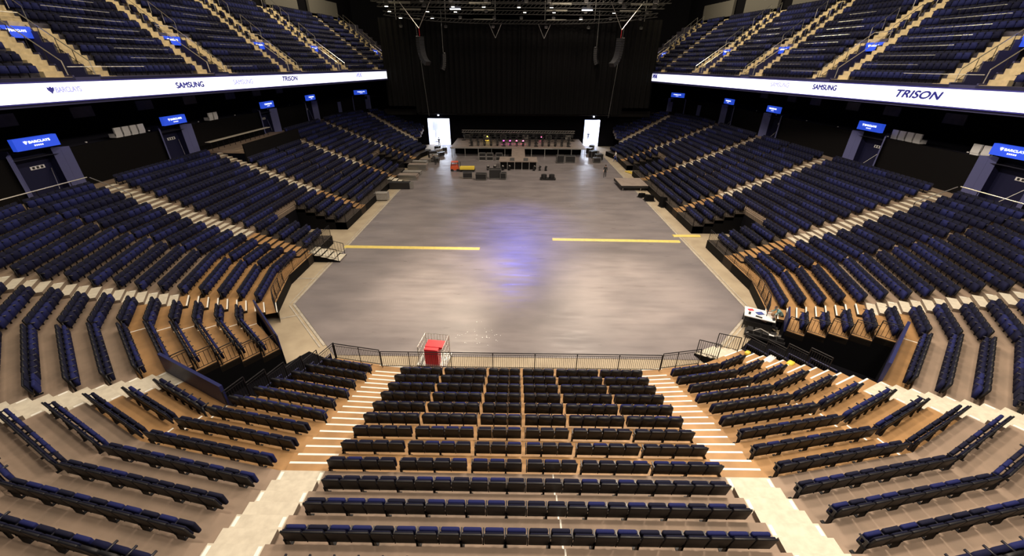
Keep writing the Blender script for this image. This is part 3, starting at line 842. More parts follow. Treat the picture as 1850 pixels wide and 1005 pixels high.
        # glinting rails in front of the lower rows of the upper tier
        for k in range(4):
            t = thing('row_rails', f"thin steel rails in front of the rows between the {which[k]} and {which[k+1]} {SIDE[side]} upper entrances", 'rails', (0, 0, 0), 0, 'row rails of the upper tier')
            for j in range(1, 9):
                a, c = VOM_U[k]+2.4, VOM_U[k+1]-2.4
                if j > 6: a += 1.5
                b = MB(); v = .35+UR*j+.02; z = uz(j)+.55
                b.tube(U(side, a+.3*(8-j), v, z), U(side, c-.25*j, v, z), .014, M['alu'], 5)
                for q in (.1, .5, .9):
                    uu = a+.3*(8-j)+(c-.25*j-a-.3*(8-j))*q; b.tube(U(side, uu, v, z), U(side, uu, v, uz(j)), .015, M['rail'], 4)
                b.obj('rail', t)
            b = MB(); uu = VOM_U[k]; 
        for k, u in enumerate(VOM_U[:4]):
            b = MB(); u0 = u-.86 if side < 0 else u+.9; z = uz(0)+.62
            a, c = (u+.9, u+4.5)
            if k == 0: a = u-.86
            b.path([U(side, a, .3, z), U(side, c, .3, z)], .022, M['steel'], 5)
            for q in (.0, .5, 1): uu = a+(c-a)*q; b.tube(U(side, uu, .3, z), U(side, uu, .3, uz(0)), .02, M['rail'], 4)
            tag(b.obj('tier_rail'), f'steel rail on the tier front beside the {which[k]} {SIDE[side]} upper entrance', 'rail', group='front rails of the upper tier')

# ------------------------------------------------------------------ rails
def panel(name, a, b, z0, h, label, group, m=None, gap=.095, kind='bars', post=True, top=0.):
    """one railing panel from a to b (plan points), standing at height z0"""
    m = m or M['rail']; a, b = Vector((a[0], a[1], z0 if len(a) < 3 else a[2])), Vector((b[0], b[1], z0 if len(b) < 3 else b[2]))
    up = Vector((0, 0, h)); L = (b-a).length
    t = thing(name, label, 'railing', (0, 0, 0), 0, group)
    f = MB(); f.path([a, a+up, b+up, b], .024, m); f.tube(a+Vector((0, 0, .1)), b+Vector((0, 0, .1)), .018, m); f.tube(a+up-Vector((0, 0, .12)), b+up-Vector((0, 0, .12)), .015, m)
    f.obj('frame', t)
    f = MB(); n = max(1, int(L/gap))
    if kind == 'bars':
        for k in range(1, n): p = a.lerp(b, k/n); f.tube(p+Vector((0, 0, .1)), p+up-Vector((0, 0, .12)), .011, m, 4)
    else:
        n = max(2, int(L/.16))
        for k in range(n):
            p = a.lerp(b, k/n); q = a.lerp(b, min(1, (k+3)/n)); f.tube(p+Vector((0, 0, .1)), q+up-Vector((0, 0, .12)), .007, m, 4); f.tube(p+up-Vector((0, 0, .12)), q+Vector((0, 0, .1)), .007, m, 4)
        for k in (1, 2, 3): f.tube(a+up*(k/4), b+up*(k/4), .007, m, 4)
    f.obj('bars' if kind == 'bars' else 'mesh_infill', t)
    return t
def build_rails():
    z = zrow(12); of = front_off(12)+.06
    y = P(of, 0.)[1]
    # front of the middle block
    xs = [-7.0, -5.6, -3.5, -1.4, .7, 2.8, 4.9, 7.0]
    for k, (x0, x1) in enumerate(zip(xs, xs[1:])):
        panel('crowd_barrier', (x0, y), (x1, y), z, 1.0, f'black barred barrier panel in front of the middle block, {nth(k+1)} from left', 'front barrier panels')
    for side in (-1, 1):
        pts = [P(of, TX(of, 7.1)*side), P(of, 1.55*side), P(of, 2.*side)]
        if side > 0: pts = [P(of, TX(of, 7.1)), P(of, 1.45), P(of, 1.85)]
        for k, (a, b) in enumerate(zip(pts, pts[1:])):
            panel('crowd_barrier', a, b, z, 1.0, f"black barred barrier panel {['beside', 'one beyond'][k]} the {SIDE[side]} end of the middle barrier", 'front barrier panels')
    # stepped rails on the left row ends at the floor entrance
    for i in range(12, 6, -1):
        a, b = P(front_off(i), -2.), P(off(i)+BD, -2.)
        panel('stepped_rail', a, b, zrow(i), 1.0, f'black stepped rail panel at the left front block end, {nth(13-i)} up from the floor', 'stepped rails of the left front block')
    for i in range(11, 6, -1):
        a, b = P(front_off(i), -3.), P(off(i)+BD, -3.)
        panel('deck_end_rail', a, b, zrow(i), .95, f'dark barred rail closing the left corner deck, {nth(12-i)} from the flooring', 'deck end rails of the left corner block', gap=.16)
        a, b = P(front_off(i), 4.), P(off(i)+BD, 4.)
        panel('deck_end_rail', a, b, zrow(i), .95, f'dark barred rail closing the right corner deck, {nth(12-i)} from the flooring', 'deck end rails of the right corner block', gap=.16)
    for i in range(12, 6, -1):
        if i > 8:
            a, b = P(front_off(i), 3.), P(off(i)+BD, 3.)
            panel('stair_side_rail', a, b, zrow(i), 1.0, f'black barred rail along the right corner stairs, {nth(13-i)} up from the floor', 'rails along the right corner stairs')
        if i < 8: continue
        for s in (-1, 1):
            for v in (0, 1):
                o0, o1 = front_off(i), off(i)+BD; yy = V2[1] if v == 0 else 96-V2[1]
                a, b = P(o0, TY(o0, yy)*s), P(o1, TY(o1, yy)*s)
                panel('entrance_side_rail', a, b, zrow(i), .9, f"barred deck end rail at the {['near', 'far'][v]} {SIDE[s]} side floor entrance, {nth(13-i)} row up", 'rails at the side floor entrances', gap=.16)
    # solid blue walls closing the floor entrances at row 7
    for side, (t0, t1) in ((-1, (2., 3.)), (1, (3., 4.))):
        r7 = 6; o = front_off(r7)-.04; b = MB(); pa, pb = P(o, t0*side), P(o, t1*side); z7 = zrow(r7)
        d = Vector((pb[0]-pa[0], pb[1]-pa[1])).normalized(); n = Vector((d.y, -d.x))*.06
        def wall(za, zb, m): b.hexa([(pa[0]-n.x, pa[1]-n.y, za), (pb[0]-n.x, pb[1]-n.y, za), (pb[0]+n.x, pb[1]+n.y, za), (pa[0]+n.x, pa[1]+n.y, za), (pa[0]-n.x, pa[1]-n.y, zb), (pb[0]-n.x, pb[1]-n.y, zb), (pb[0]+n.x, pb[1]+n.y, zb), (pa[0]+n.x, pa[1]+n.y, zb)], m)
        wall(0, z7-.1, M['wallblk']); wall(z7-.1, z7+.95, M['bluerail'])
        tag(b.obj('entrance_screen'), f'dark blue wall above the black {SIDE[side]} corner floor entrance', 'wall')
        o2 = front_off(11)-.05; b = MB(); pa, pb = P(o2, (3. if side < 0 else 4.)*side), P(o2, A3(o2)[0]*side); z7 = zrow(11)
        d = Vector((pb[0]-pa[0], pb[1]-pa[1])).normalized(); n = Vector((d.y, -d.x))*.04
        wall(0, z7-.1, M['wallblk']); wall(z7-.1, z7+.8, M['bluerail'])
        tag(b.obj('corner_screen'), f'dark blue guard screen along the front of the {SIDE[side]} corner deck', 'screen')
        ft = (2.0, 3.0) if side < 0 else (3.0, 4.0); b = MB()
        q = [P(front_off(12)-.3, ft[0]*side), P(front_off(12)-.3, ft[1]*side), P(front_off(6), ft[1]*side), P(front_off(6), ft[0]*side)]
        b.face([(x, y, .009) for x, y in q], M['wallblk']); tag(b.obj('floor_entrance'), f'black floor inside the {SIDE[side]} corner floor entrance', 'floor', kind='structure')
        # sloping tunnel side rails down in the opening
        for k in range(4):
            q = (k+.5)/4.6
            b = MB(); s = side; tt = 2.0 if side < 0 else 3.02
            i = 12-k; a, c = Vector((*P(front_off(i)+.1, tt*s), zrow(i)+.25)), Vector((*P(front_off(i-1)+.3, tt*s), zrow(i)+.25))
            d2 = segdir((tt+.3)*s)[0]; w = Vector((d2[0], d2[1], 0))*(.30)
            b.path([a+w-Vector((0, 0, .9)), a+w, c+w, c+w-Vector((0, 0, .9))], .03, M['bluerail'])
            b.tube(a+w-Vector((0, 0, .35)), c+w-Vector((0, 0, .35)), .02, M['bluerail'])
            lo = Vector((0, 0, a.z-.3)); e = w.normalized()*.06
            b.hexa([tuple(p) for p in ((a+w).xy.to_3d(), (c+w).xy.to_3d(), (c+w+e).xy.to_3d(), (a+w+e).xy.to_3d(), a+w-Vector((0, 0, .12)), c+w-Vector((0, 0, .12)), c+w+e-Vector((0, 0, .12)), a+w+e-Vector((0, 0, .12)))], M['wallblk'])
            tag(b.obj('entrance_rail'), f'dark blue stepped guard in the {SIDE[side]} corner floor entrance, {nth(k+1)} from the flooring', 'railing', group=f'stepped guards of the {SIDE[side]} corner entrance')
    # front rails of the side stands
    for side in (-1, 1):
        pts = [P(of, 3.0*side) if side < 0 else P(of, 4.0), P(of, 4.0*side) if side < 0 else P(of, 4.6), P(of, 5.0*side)]
        pts = [P(of, t*side) for t in (A3(of)[0], 4.98)]
        ys = [20.9, 22.6, 24.4, 26.4, 28.4, 29.9, 31.6, 33.1]
        pts += [P(of, TY(of, yy)*side) if yy > 25.5 else P(of, (5+(yy-20.0)/6.4)*side) for yy in ys]
        for k, (a, b) in enumerate(zip(pts, pts[1:])):
            if math.dist(a, b) < .3: continue
            panel('stand_guard_rail', a, b, z, 1.0, f'black mesh guard rail along the near {SIDE[side]} stand front, {nth(k+1)} from the camera', f'guard rails of the {SIDE[side]} stand front', kind='mesh' if k < 4 else 'bars', gap=.16)
        yy = V2[1]; k = 0
        while yy < 58:
            y2 = min(yy+2.3, 59.4); a, b = P(of, TY(of, yy)*side), P(of, TY(of, y2)*side); k += 1
            panel('stand_guard_rail', a, b, z, 1.0, f'black mesh guard rail along the far {SIDE[side]} stand front, {nth(k)} beyond the floor entrance', f'far guard rails of the {SIDE[side]} stand front', gap=.3)
            yy = y2
        # row rail closing row 7 behind the side floor entrance
        o = front_off(7)
        for v in (0, 1):
            y0, y1 = (V2 if v == 0 else (96-V2[1], 96-V2[0]))
            panel('entrance_guard_rail', P(o, TY(o, y0)*side), P(o, TY(o, y1)*side), zrow(7), .95, f"barred guard rail behind the {['near', 'far'][v]} {SIDE[side]} side floor entrance", 'rails behind the side floor entrances', gap=.16)
            b = MB(); a, c = P(o, TY(o, y0)*side), P(o, TY(o, y1)*side)
            b.box(((a[0]+c[0])/2+side*.05, (a[1]+c[1])/2, zrow(7)/2), (.1, y1-y0, zrow(7)-.05), M['wallblk'])
            tag(b.obj('entrance_screen'), f"black wall inside the {['near', 'far'][v]} {SIDE[side]} side floor entrance", 'wall')
        # landing rail in front of the nearest portal
        b = thing('landing_rail', f'pale handrail on dark posts at the {SIDE[side]} landing above the top seats', 'railing')
        x = side*(DD[6]+off(-3)+BD+.1); zl = zrow(-3)+.03
        f = MB(); f.tube((x, 22.5, zl+1.05), (x, 28.4, zl+1.05), .035, M['steel']); f.obj('handrail', b)
        f = MB()
        for q in range(6): f.tube((x, 22.7+q*1.12, zl), (x, 22.7+q*1.12, zl+1.05), .025, M['rail'])
        f.obj('posts', b)
        f = MB(); f.path([(x-side*.1, 28.5, zl+1.0), (x-side*2.6, 28.45, zrow(0)+1.0)], .03, M['steel']); f.tube((x-side*2.6, 28.45, zrow(0)), (x-side*2.6, 28.45, zrow(0)+1.0), .025, M['rail']); f.obj('sloping_rail', b)

# ------------------------------------------------------------------ people
def skin_body(name, J, E, tags, mats, parent):
    """J: {joint: (pos, radius)}; E: edges; tags: joint -> material key. Returns the body object"""
    names = list(J); idx = {n: k for k, n in enumerate(names)}
    me = bpy.data.meshes.new('sk'); me.from_pydata([J[n][0] for n in names], [(idx[a], idx[b]) for a, b in E], [])
    ob = bpy.data.objects.new('sk', me); COL.objects.link(ob)
    ob.modifiers.new('s', 'SKIN'); sub = ob.modifiers.new('d', 'SUBSURF'); sub.levels = 1; sub.render_levels = 1
    sv = me.skin_vertices[0].data
    for n in names:
        r = J[n][1]; sv[idx[n]].radius = (r, r) if not isinstance(r, tuple) else r
        sv[idx[n]].use_root = n == 'pelvis'
    dg = bpy.context.evaluated_depsgraph_get(); dg.update()
    out = bpy.data.meshes.new_from_object(ob.evaluated_get(dg)); bpy.data.objects.remove(ob)
    out.name = name; out.materials.clear(); keys = sorted(set(tags.values()))
    for k in keys: out.materials.append(mats[k])
    P_ = [(Vector(J[n][0]), keys.index(tags[n])) for n in names]
    for a, b in E:
        if tags[a] == tags[b]:
            for q in (.25, .5, .75): P_.append((Vector(J[a][0]).lerp(Vector(J[b][0]), q), keys.index(tags[a])))
    for p in out.polygons:
        c = p.center; p.material_index = min(P_, key=lambda t: (t[0]-c).length_squared)[1]; p.use_smooth = True
    return link(name, out, parent)
def person(label, loc, rz, top, legs, hairm, pose='walk', hair_bald=False, group=None):
    t = thing('person', label, 'person', loc, rz, group)
    J, E, T = {}, [], {}
    def j(n, p, r, tag, par=None):
        J[n] = (p, r); T[n] = tag
        if par: E.append((par, n))
    hz = .95
    lean = {'walk': .05, 'stand': .0, 'bend': .75, 'sit': .35}[pose]
    base = Vector((0, 0, hz if pose != 'sit' else .52))
    def up(h, fwd=0): return base+Vector((0, math.sin(lean)*h+fwd, math.cos(lean)*h))
    j('pelvis', base, .135, 'legs'); j('waist', up(.17), .125, 'top', 'pelvis'); j('chest', up(.38), .15, 'top', 'waist'); j('neckb', up(.52), .075, 'top', 'chest')
    j('neck', up(.58, .015), .05, 'skin', 'neckb'); j('head', up(.66, .035), .075, 'skin', 'neck'); j('crown', up(.66, .035), .085, 'skin', 'head')
    j('nose', up(.70, .125), .018, 'skin', 'head')
    for s, sd in ((-1, 'l'), (1, 'r')):
        j('sh'+sd, up(.48)+Vector((s*.19, 0, 0)), .07, 'top', 'chest')
        if pose == 'walk': el, wr = up(.2)+Vector((s*.25, -.08*s, 0)), up(-.03)+Vector((s*.24, .1*s+.06, 0))
        elif pose == 'stand': el, wr = up(.2)+Vector((s*.26, -.02, 0)), up(-.04)+Vector((s*.25, .08, 0))
        else: el, wr = up(.36)+Vector((s*.24, .22, -.16)), up(.42)+Vector((s*.17, .46, -.2))
        j('el'+sd, el, .048, 'top', 'sh'+sd); j('wr'+sd, wr, .032, 'skin', 'el'+sd)
        d = (wr-el).normalized(); j('pm'+sd, wr+d*.07, (.04, .02), 'skin', 'wr'+sd); sidev = Vector((0, 1, 0)).cross(d).normalized() if abs(d.y) < .9 else Vector((1, 0, 0))
        for q in range(4):
            b = wr+d*.09+sidev*(.026*(q-1.5)); j(f'f{q}a'+sd, b+d*.03, .010, 'skin', 'pm'+sd); j(f'f{q}b'+sd, b+d*(.065+.012*(1.5-abs(q-1.5)))+Vector((0, .012, -.006)), .008, 'skin', f'f{q}a'+sd)
        j('th'+sd, wr+d*.06+sidev*.06+Vector((0, .012, 0)), .010, 'skin', 'pm'+sd)
        j('hip'+sd, base+Vector((s*.09, 0, -.06)), .1, 'legs', 'pelvis')
        if pose == 'walk': kn, an, to = Vector((s*.1, .14*s+.03, .5)), Vector((s*.1, .26*s-.1, .09)), None
        elif pose == 'sit': kn, an, to = base+Vector((s*.13, .42, .0)), Vector((s*.13, .40, .09)), None
        else: kn, an, to = Vector((s*.11, .05, .5)), Vector((s*.12, 0, .09)), None
        j('kn'+sd, kn, .065, 'legs', 'hip'+sd); j('an'+sd, an, .045, 'legs', 'kn'+sd); j('ft'+sd, an+Vector((0, .15, -.05)), .04, 'shoe', 'an'+sd)
    skin_body('body', J, E, T, {'legs': M[legs], 'top': M[top], 'skin': M['skin'], 'shoe': M['cl_black']}, t)
    h = MB(); c = up(.75, .02)
    h.lathe([(.088, -.06), (.112, -.01), (.105, .05), (.07, .095), (.02, .11)] if not hair_bald else [(.098, -.07), (.103, -.04), (.095, -.02)], c, M[hairm], 10, Matrix.Rotation(-lean, 3, 'X'))
    ho = h.obj('hair', t)
    for p in ho.data.polygons: p.use_smooth = True
    f = MB(); hd = up(.70, .1)
    for s in (-1, 1): f.box(hd+Vector((s*.032, .012, .035)), (.022, .012, .012), M['cl_black'])
    f.box(hd+Vector((0, .008, -.05)), (.045, .012, .01), M['redpaper']); f.obj('face', t)
    f = MB()
    for s in (-1, 1): f.box(up(.69, .03)+Vector((s*.088, -.01, 0)), (.02, .04, .06), M['skin'])
    f.obj('ears', t)
    return t

# ------------------------------------------------------------------ stage and equipment
def road_case(label, c, s, rz=0., m='case', group='road cases'):
    t = thing('road_case', label, 'case', (c[0], c[1], 0), rz, group)
    b = MB(); b.box((0, 0, .14+s[2]/2), s, M[m]); b.obj('body', t)
    b = MB(); x, y, z = s[0]/2, s[1]/2, s[2]
    for sx in (-1, 1):
        for sy in (-1, 1): b.box((sx*x, sy*y, .14+z/2), (.04, .04, z+.02), M['alu'])
    for zz in (.14, .14+z):
        for sy in (-1, 1): b.box((0, sy*y, zz), (s[0], .035, .035), M['alu'])
        for sx in (-1, 1): b.box((sx*x, 0, zz), (.035, s[1], .035), M['alu'])
    b.obj('edge_trim', t)
    for sx in (-1, 1):
        for sy in (-1, 1):
            b = MB(); b.lathe([(.03, -.03), (.06, -.03), (.06, .03), (.03, .03)], (sx*(x-.12), sy*(y-.1), .06), M['case'], 10, Matrix.Rotation(PI/2, 3, 'Y')); b.box((sx*(x-.12), sy*(y-.1), .12), (.07, .07, .05), M['alu']); b.obj('wheel', t)
    return t
def head_light(label, loc, glow=None, tilt=.6, rz=0., up=True, group='moving head lights'):
    t = thing('moving_head_light', label, 'stage light', loc, rz, group); s = 1 if up else -1
    b = MB(); b.box((0, 0, s*.08), (.36, .3, .16), M['case']); b.obj('base', t)
    b = MB()
    for q in (-1, 1): b.box((q*.2, 0, s*.38), (.06, .16, .5), M['case'])
    b.box((0, 0, s*.18), (.44, .16, .06), M['case']); b.obj('yoke', t)
    mt = Matrix.Rotation(tilt, 3, 'X'); b = MB()
    b.lathe([(.08, -.24), (.14, -.2), (.15, .1), (.17, .2), (.16, .24)], (0, 0, s*.5), M['case'], 12, mt); h = b.obj('head', t)
    b = MB(); b.lathe([(.14, .243), (.1, .255), (.02, .26)], (0, 0, s*.5), M[glow] if glow else M['caseg'], 12, mt); b.obj('lens', h)
    return t
def box_truss(mb, a, b, w=.4, m=None, r=.03):
    m = m or M['alu']; a, b = Vector(a), Vector(b); d = (b-a).normalized(); up = Vector((0, 0, 1)); s = d.cross(up).normalized()
    cs = [s*(i*w/2)+up*(k*w/2) for i in (-1, 1) for k in (-1, 1)]
    for c in cs: mb.tube(a+c, b+c, r, m, 4)
    n = int((b-a).length/w/1.2)
    for k in range(n):
        p, q = a.lerp(b, k/n), a.lerp(b, (k+1)/n)
        for i in (-1, 1): mb.tube(p+s*(i*w/2)-up*(w/2), q+s*(i*w/2)+up*(w/2), r*.55, m, 4)
        mb.tube(p-s*(w/2)-up*(w/2), q+s*(w/2)-up*(w/2), r*.5, m, 4)
def steps_unit(label, loc, rz, n, w, rise, run, m='step', rails=True):
    t = thing('portable_stairs', label, 'stairs', loc, rz)
    for k in range(n):
        b = MB(); b.box((0, -run*(k+.5), rise*(n-k)-.02), (w, run*.98, .05), M[m]); b.obj('step', t)
    f = MB()
    for s in (-1, 1):
        p = [(s*w/2-.02, 0, 0), (s*w/2+.02, 0, 0), (s*w/2+.02, -run*n, 0), (s*w/2-.02, -run*n, 0)]
        q = [(s*w/2-.02, 0, rise*n-.05), (s*w/2+.02, 0, rise*n-.05), (s*w/2+.02, -run*n, rise-.05), (s*w/2-.02, -run*n, rise-.05)]
        f.hexa(p+q, M['black'])
    f.obj('side_frame', t)
    if rails:
        for s in (-1, 1):
            f = MB(); a = Vector((s*w/2, .0, rise*n)); b = Vector((s*w/2, -run*n+.1, rise)); u = Vector((0, 0, .95))
            f.path([a, a+u, b+u, b], .024, M['rail']); f.tube(a+u*.15, b+u*.15, .016, M['rail'])
            for k in range(1, 10): p = a.lerp(b, k/10); f.tube(p+u*.1, p+u, .011, M['rail'], 4)
            f.obj('handrail', t)
    return t
def build_stage():
    t = thing('stage', 'wide low stage of pinkish deck panels on legs in front of the black backdrop', 'stage')
    b = MB(); 
    for k in range(10):
        for q in range(4): b.box((-10.6+2.36*k, 73.3+2.44*q, 1.44), (2.34, 2.42, .16), M['deck'])
    b.obj('deck', t)
    for k in range(11):
        b = MB(); b.box((-11.6+2.32*k, 72.2, .68), (.09, .09, 1.36), M['alu']); b.obj('leg', t)
    b = MB(); b.box((0, 74.2, .7), (22.5, .05, 1.3), M['curtain']); b.obj('skirt', t)
    b = MB()
    b.box((0, 72.05, 1.44), (23.7, .05, .17), M['alu']); b.obj('front_edge', t)
    t = thing('thrust_stage', 'pinkish tee shaped thrust platform with ramp in front of the stage', 'stage')
    b = MB(); b.box((0, 64.2, 1.2), (5.9, 3.4, .14), M['deck']); b.obj('deck', t)
    b = MB(); b.hexa([(-1.1, 65.9, 1.13), (1.1, 65.9, 1.13), (1.1, 72.0, 1.36), (-1.1, 72.0, 1.36), (-1.1, 65.9, 1.27), (1.1, 65.9, 1.27), (1.1, 72.0, 1.52), (-1.1, 72.0, 1.52)], M['deck']); b.obj('ramp', t)
    b = MB(); b.box((0, 62.7, .56), (5.7, .06, 1.1), M['curtain']); b.obj('skirt', t)
    for k in range(6):
        b = MB(); b.box((-2.8+1.12*k, 62.6, .56), (.08, .08, 1.12), M['alu']); b.obj('leg', t)
    for k, x in enumerate((-.95, 1.15)):
        w = thing('floor_monitor', f"{['left', 'right'][k]} black wedge monitor on the thrust platform front", 'speaker', (x, 63.0, 1.27))
        b = MB(); b.hexa([(-.35, -.28, 0), (.35, -.28, 0), (.35, .28, 0), (-.35, .28, 0), (-.35, -.1, .42), (.35, -.1, .42), (.35, .28, .3), (-.35, .28, .3)], M['case']); b.obj('cabinet', w)
        b = MB(); b.hexa([(-.3, .285, .03), (.3, .285, .03), (.3, .29, .03), (-.3, .29, .03), (-.3, .285, .27), (.3, .285, .27), (.3, .29, .27), (-.3, .29, .27)], M['caseg']); b.obj('grille', w)
    # lights standing round the thrust platform
    for k, x in enumerate((-4.6, -3.6, -2.4, -1.4, 2.4, 3.3, 4.2)):
        head_light(f'black stage light on the floor round the thrust platform, {nth(k+1)} from left', (x, 61.9+.12*(k % 2), 0), None, .5, .3*k, True, 'lights round the thrust platform')
    # three low trusses of lights waiting on the stage
    glow = {(0, 3): 'ywl', (1, 5): 'mag', (1, 6): 'mag', (1, 7): 'pnk', (1, 8): 'pnk', (0, 10): 'pnk'}
    cn = {'ywl': 'glowing yellow', 'mag': 'glowing magenta', 'pnk': 'glowing pink'}
    for r, (y, z, x0, x1, n) in enumerate(((79.5, 3.15, -10.6, 10.6, 15), (76.5, 2.9, -9.0, 9.6, 16), (73.6, 2.55, -8.6, 9.2, 16))):
        tt = thing('stage_truss', f"{['rear', 'middle', 'front'][r]} low lighting truss standing across the stage", 'truss')
        b = MB(); box_truss(b, (x0, y, z), (x1, y, z), .4, M['alu'] if r == 0 else M['case']); b.obj('truss', tt)
        for q in range(4):
            b = MB(); xx = x0+.3+(x1-x0-.6)*q/3; b.tube((xx, y, 1.52), (xx, y, z-.2), .05, M['case']); b.box((xx, y, 1.56), (.7, .7, .06), M['case']); b.obj('leg', tt)
        for k in range(n):
            g = glow.get((r, k)); x = x0+.4+(x1-x0-.8)*k/(n-1)
            head_light(f"{cn[g] if g else 'unlit black'} light on the {['rear', 'middle', 'front'][r]} stage truss, {nth(k+1)} from left", (x, y-.05, z-.22), g, 2.3 if g else rng.uniform(2.6, 3.6), 0, False, 'lights hanging on the stage trusses')
            if g:
                l = bpy.data.lights.new('beam', 'SPOT'); l.energy = {'ywl': 260}.get(g, 60); l.color = {'ywl': (1, .75, .05), 'mag': (1, .05, .6), 'pnk': (1, .2, .35)}[g]; l.spot_size = 1.3; l.shadow_soft_size = .12
                lo = bpy.data.objects.new('beam', l); COL.objects.link(lo); lo.location = (x, y-.65, z-.9); lo.rotation_euler = (R(25), 0, 0)
    # cases and cabinets on the stage and the floor
    for k in range(6):
        road_case(f'small pale-edged case on the stage among the lights, {nth(k+1)} from left', (-10.2+3.9*k+rng.uniform(-.5, .5), 80.8, 0), (1.0, .6, .7), rng.uniform(-.2, .2), 'caseg' if k % 2 else 'case', 'cases on the stage').location.z = 1.52
    for k, (x, z) in enumerate(((-6.0, 0), (-4.75, 0), (-3.2, 0))):
        for lv in (0, 1):
            w = thing('rack_unit', f"{['lower', 'upper'][lv]} pale-framed amplifier rack in front of the stage, {nth(k+1)} stack from left", 'rack', (x, 69.3, lv*.62), 0, 'amplifier racks before the stage')
            b = MB(); b.box((0, 0, .31), (1.1, .7, .56), M['case']); b.obj('body', w)
            b = MB()
            for q in (-1, 1): b.box((q*.54, -.36, .31), (.06, .03, .6), M['alu'])
            for q in (.03, .59): b.box((0, -.36, q), (1.14, .03, .06), M['alu'])
            b.obj('frame', w)
    road_case('squat dark case right of the thrust platform, left of a pair', (6.9, 67.6, 0), (1.2, .9, 1.1), .05)
    road_case('squat dark case right of the thrust platform, right of a pair', (8.6, 68.0, 0), (1.6, 1.0, .95), -.05)
    road_case('low dark case standing alone on the dark floor, left of three', (-7.2, 57.0, 0), (1.3, .9, .7), .1)
    road_case('low dark case standing alone on the dark floor, middle of three', (-5.2, 56.2, 0), (1.5, .9, .75), -.05)
    road_case('tall dark case on the floor beside a small one', (-3.3, 57.0, 0), (1.7, 1.0, 1.2), .08)
    road_case('small dark case on the floor beside the tall one', (-2.1, 56.6, 0), (.8, .8, .8), -.1)
    road_case('grey flight case against the left stand on tan concrete', (-16.2, 46.3, 0), (1.5, .9, .75), .05, 'caseg')
    for k in range(7):
        road_case(f'dark case on the floor at the left stage end, {nth(k+1)} from the front', (-13.6-.5*(k % 3), 67.0+1.6*k, 0), (1.3, .8, .6+.25*(k % 3)), .3*k, 'caseg' if k in (1, 4) else 'case', 'cases at the left stage end')
    for k in range(6):
        road_case(f'dark case on the floor at the right stage end, {nth(k+1)} from the front', (13.0+.7*(k % 2), 68.0+1.9*k, 0), (1.2, .8, .7+.2*(k % 3)), .25*k, 'caseg' if k == 3 else 'case', 'cases at the right stage end')
    # loose deck stacks along the left stand
    for k, (x, y, n, s, m) in enumerate(((-15.4, 56.0, 4, (2.6, 1.4), 'deck'), (-15.6, 58.6, 3, (3.0, 1.3), 'caseg'), (-15.2, 61.5, 5, (2.8, 1.2), 'deck'), (-15.6, 64.6, 4, (2.4, 1.2), 'caseg'), (-14.9, 67.2, 3, (2.2, 1.2), 'deck'))):
        for q in range(n):
            b = MB(); b.box((0, 0, .1), (s[0], s[1], .12), M[m]); b.box((0, 0, .02), (s[0]*.9, .1, .06), M['alu']); b.box((0, -s[1]/2, .1), (s[0]+.02, .03, .14), M['alu'])
            o = b.obj('staging_board', None, (x+rng.uniform(-.1, .1), y+rng.uniform(-.1, .1), .19*q)); o.rotation_euler.z = rng.uniform(-.04, .04)
            tag(o, f'loose stage panel in the {nth(k+1)} stack along the left stand, {nth(q+1)} from the floor', 'panel', 'stage panels along the left stand')
    steps_unit('black portable steps with pale treads by the left stand front, far one', (-17.2, 53.0, 0), PI/2, 5, 1.3, .18, .55, 'step', False)
    w = thing('speaker_cabinet', 'wide black speaker cabinet on its side before the far left steps', 'speaker', (-15.3, 51.3, 0))
    b = MB(); b.box((0, 0, .45), (2.6, .9, .8), M['case']); b.obj('body', w); b = MB(); b.box((1.5, -.1, .45), (.4, .5, .8), M['alu']); b.obj('ladder', w)
    # rolling deck and gear on the right
    t = thing('rolling_platform', 'flat rolling stage deck parked by the right stand', 'platform', (15.8, 53.3, 0), .02)
    b = MB(); b.box((0, 0, .62), (5.2, 4.0, .14), M['deck']); b.obj('deck', t)
    b = MB(); b.box((0, -2.0, .5), (5.2, .06, .3), M['case']); b.box((-2.6, 0, .5), (.06, 4, .3), M['case']); b.obj('frame', t)
    for sx in (-2.3, 0, 2.3):
        for sy in (-1.8, 1.8): b = MB(); b.tube((sx, sy, 0), (sx, sy, .5), .05, M['alu']); b.obj('leg', t)
    for k, (x, y, s) in enumerate(((15.7, 47.2, (1.1, .8, .7)), (16.6, 44.9, (.7, .7, 1.15)), (15.2, 48.6, (.9, .6, .5)))):
        w = thing('covered_speaker', f"black fabric covered speaker on the tan concrete by the right stand, {['middle', 'nearest', 'farthest'][k]} of three", 'speaker', (x, y, 0), .3*k, 'covered speakers')
        b = MB(); b.hexa([(-s[0]/2, -s[1]/2, 0), (s[0]/2, -s[1]/2, 0), (s[0]/2, s[1]/2, 0), (-s[0]/2, s[1]/2, 0), (-s[0]*.36, -s[1]*.36, s[2]), (s[0]*.36, -s[1]*.36, s[2]), (s[0]*.3, s[1]*.4, s[2]*.92), (-s[0]*.36, s[1]*.4, s[2])], M['curtain']); b.obj('cover', w)
        b = MB(); b.box((0, 0, .04), (s[0]*1.15, s[1]*1.15, .08), M['case']); b.obj('base', w)
    t = thing('pallet_jack', 'yellow pallet jack beside the right stand beyond the rolling deck', 'pallet jack', (16.9, 61.0, 0), .4)
    for s in (-.25, .25):
        b = MB(); b.box((s, 0, .12), (.16, 1.9, .07), M['yellow']); b.obj('fork', t)
    b = MB(); b.box((0, -1.0, .3), (.7, .3, .5), M['yellow']); b.tube((0, -1.1, .4), (0, -1.5, 1.2), .03, M['case']); b.tube((-.2, -1.5, 1.2), (.2, -1.5, 1.2), .03, M['case']); b.obj('pump_handle', t)
    b = MB(); b.lathe([(.04, -.1), (.09, -.1), (.09, .1), (.04, .1)], (0, -1.05, .1), M['case'], 12, Matrix.Rotation(PI/2, 3, 'Y')); b.obj('wheel', t)
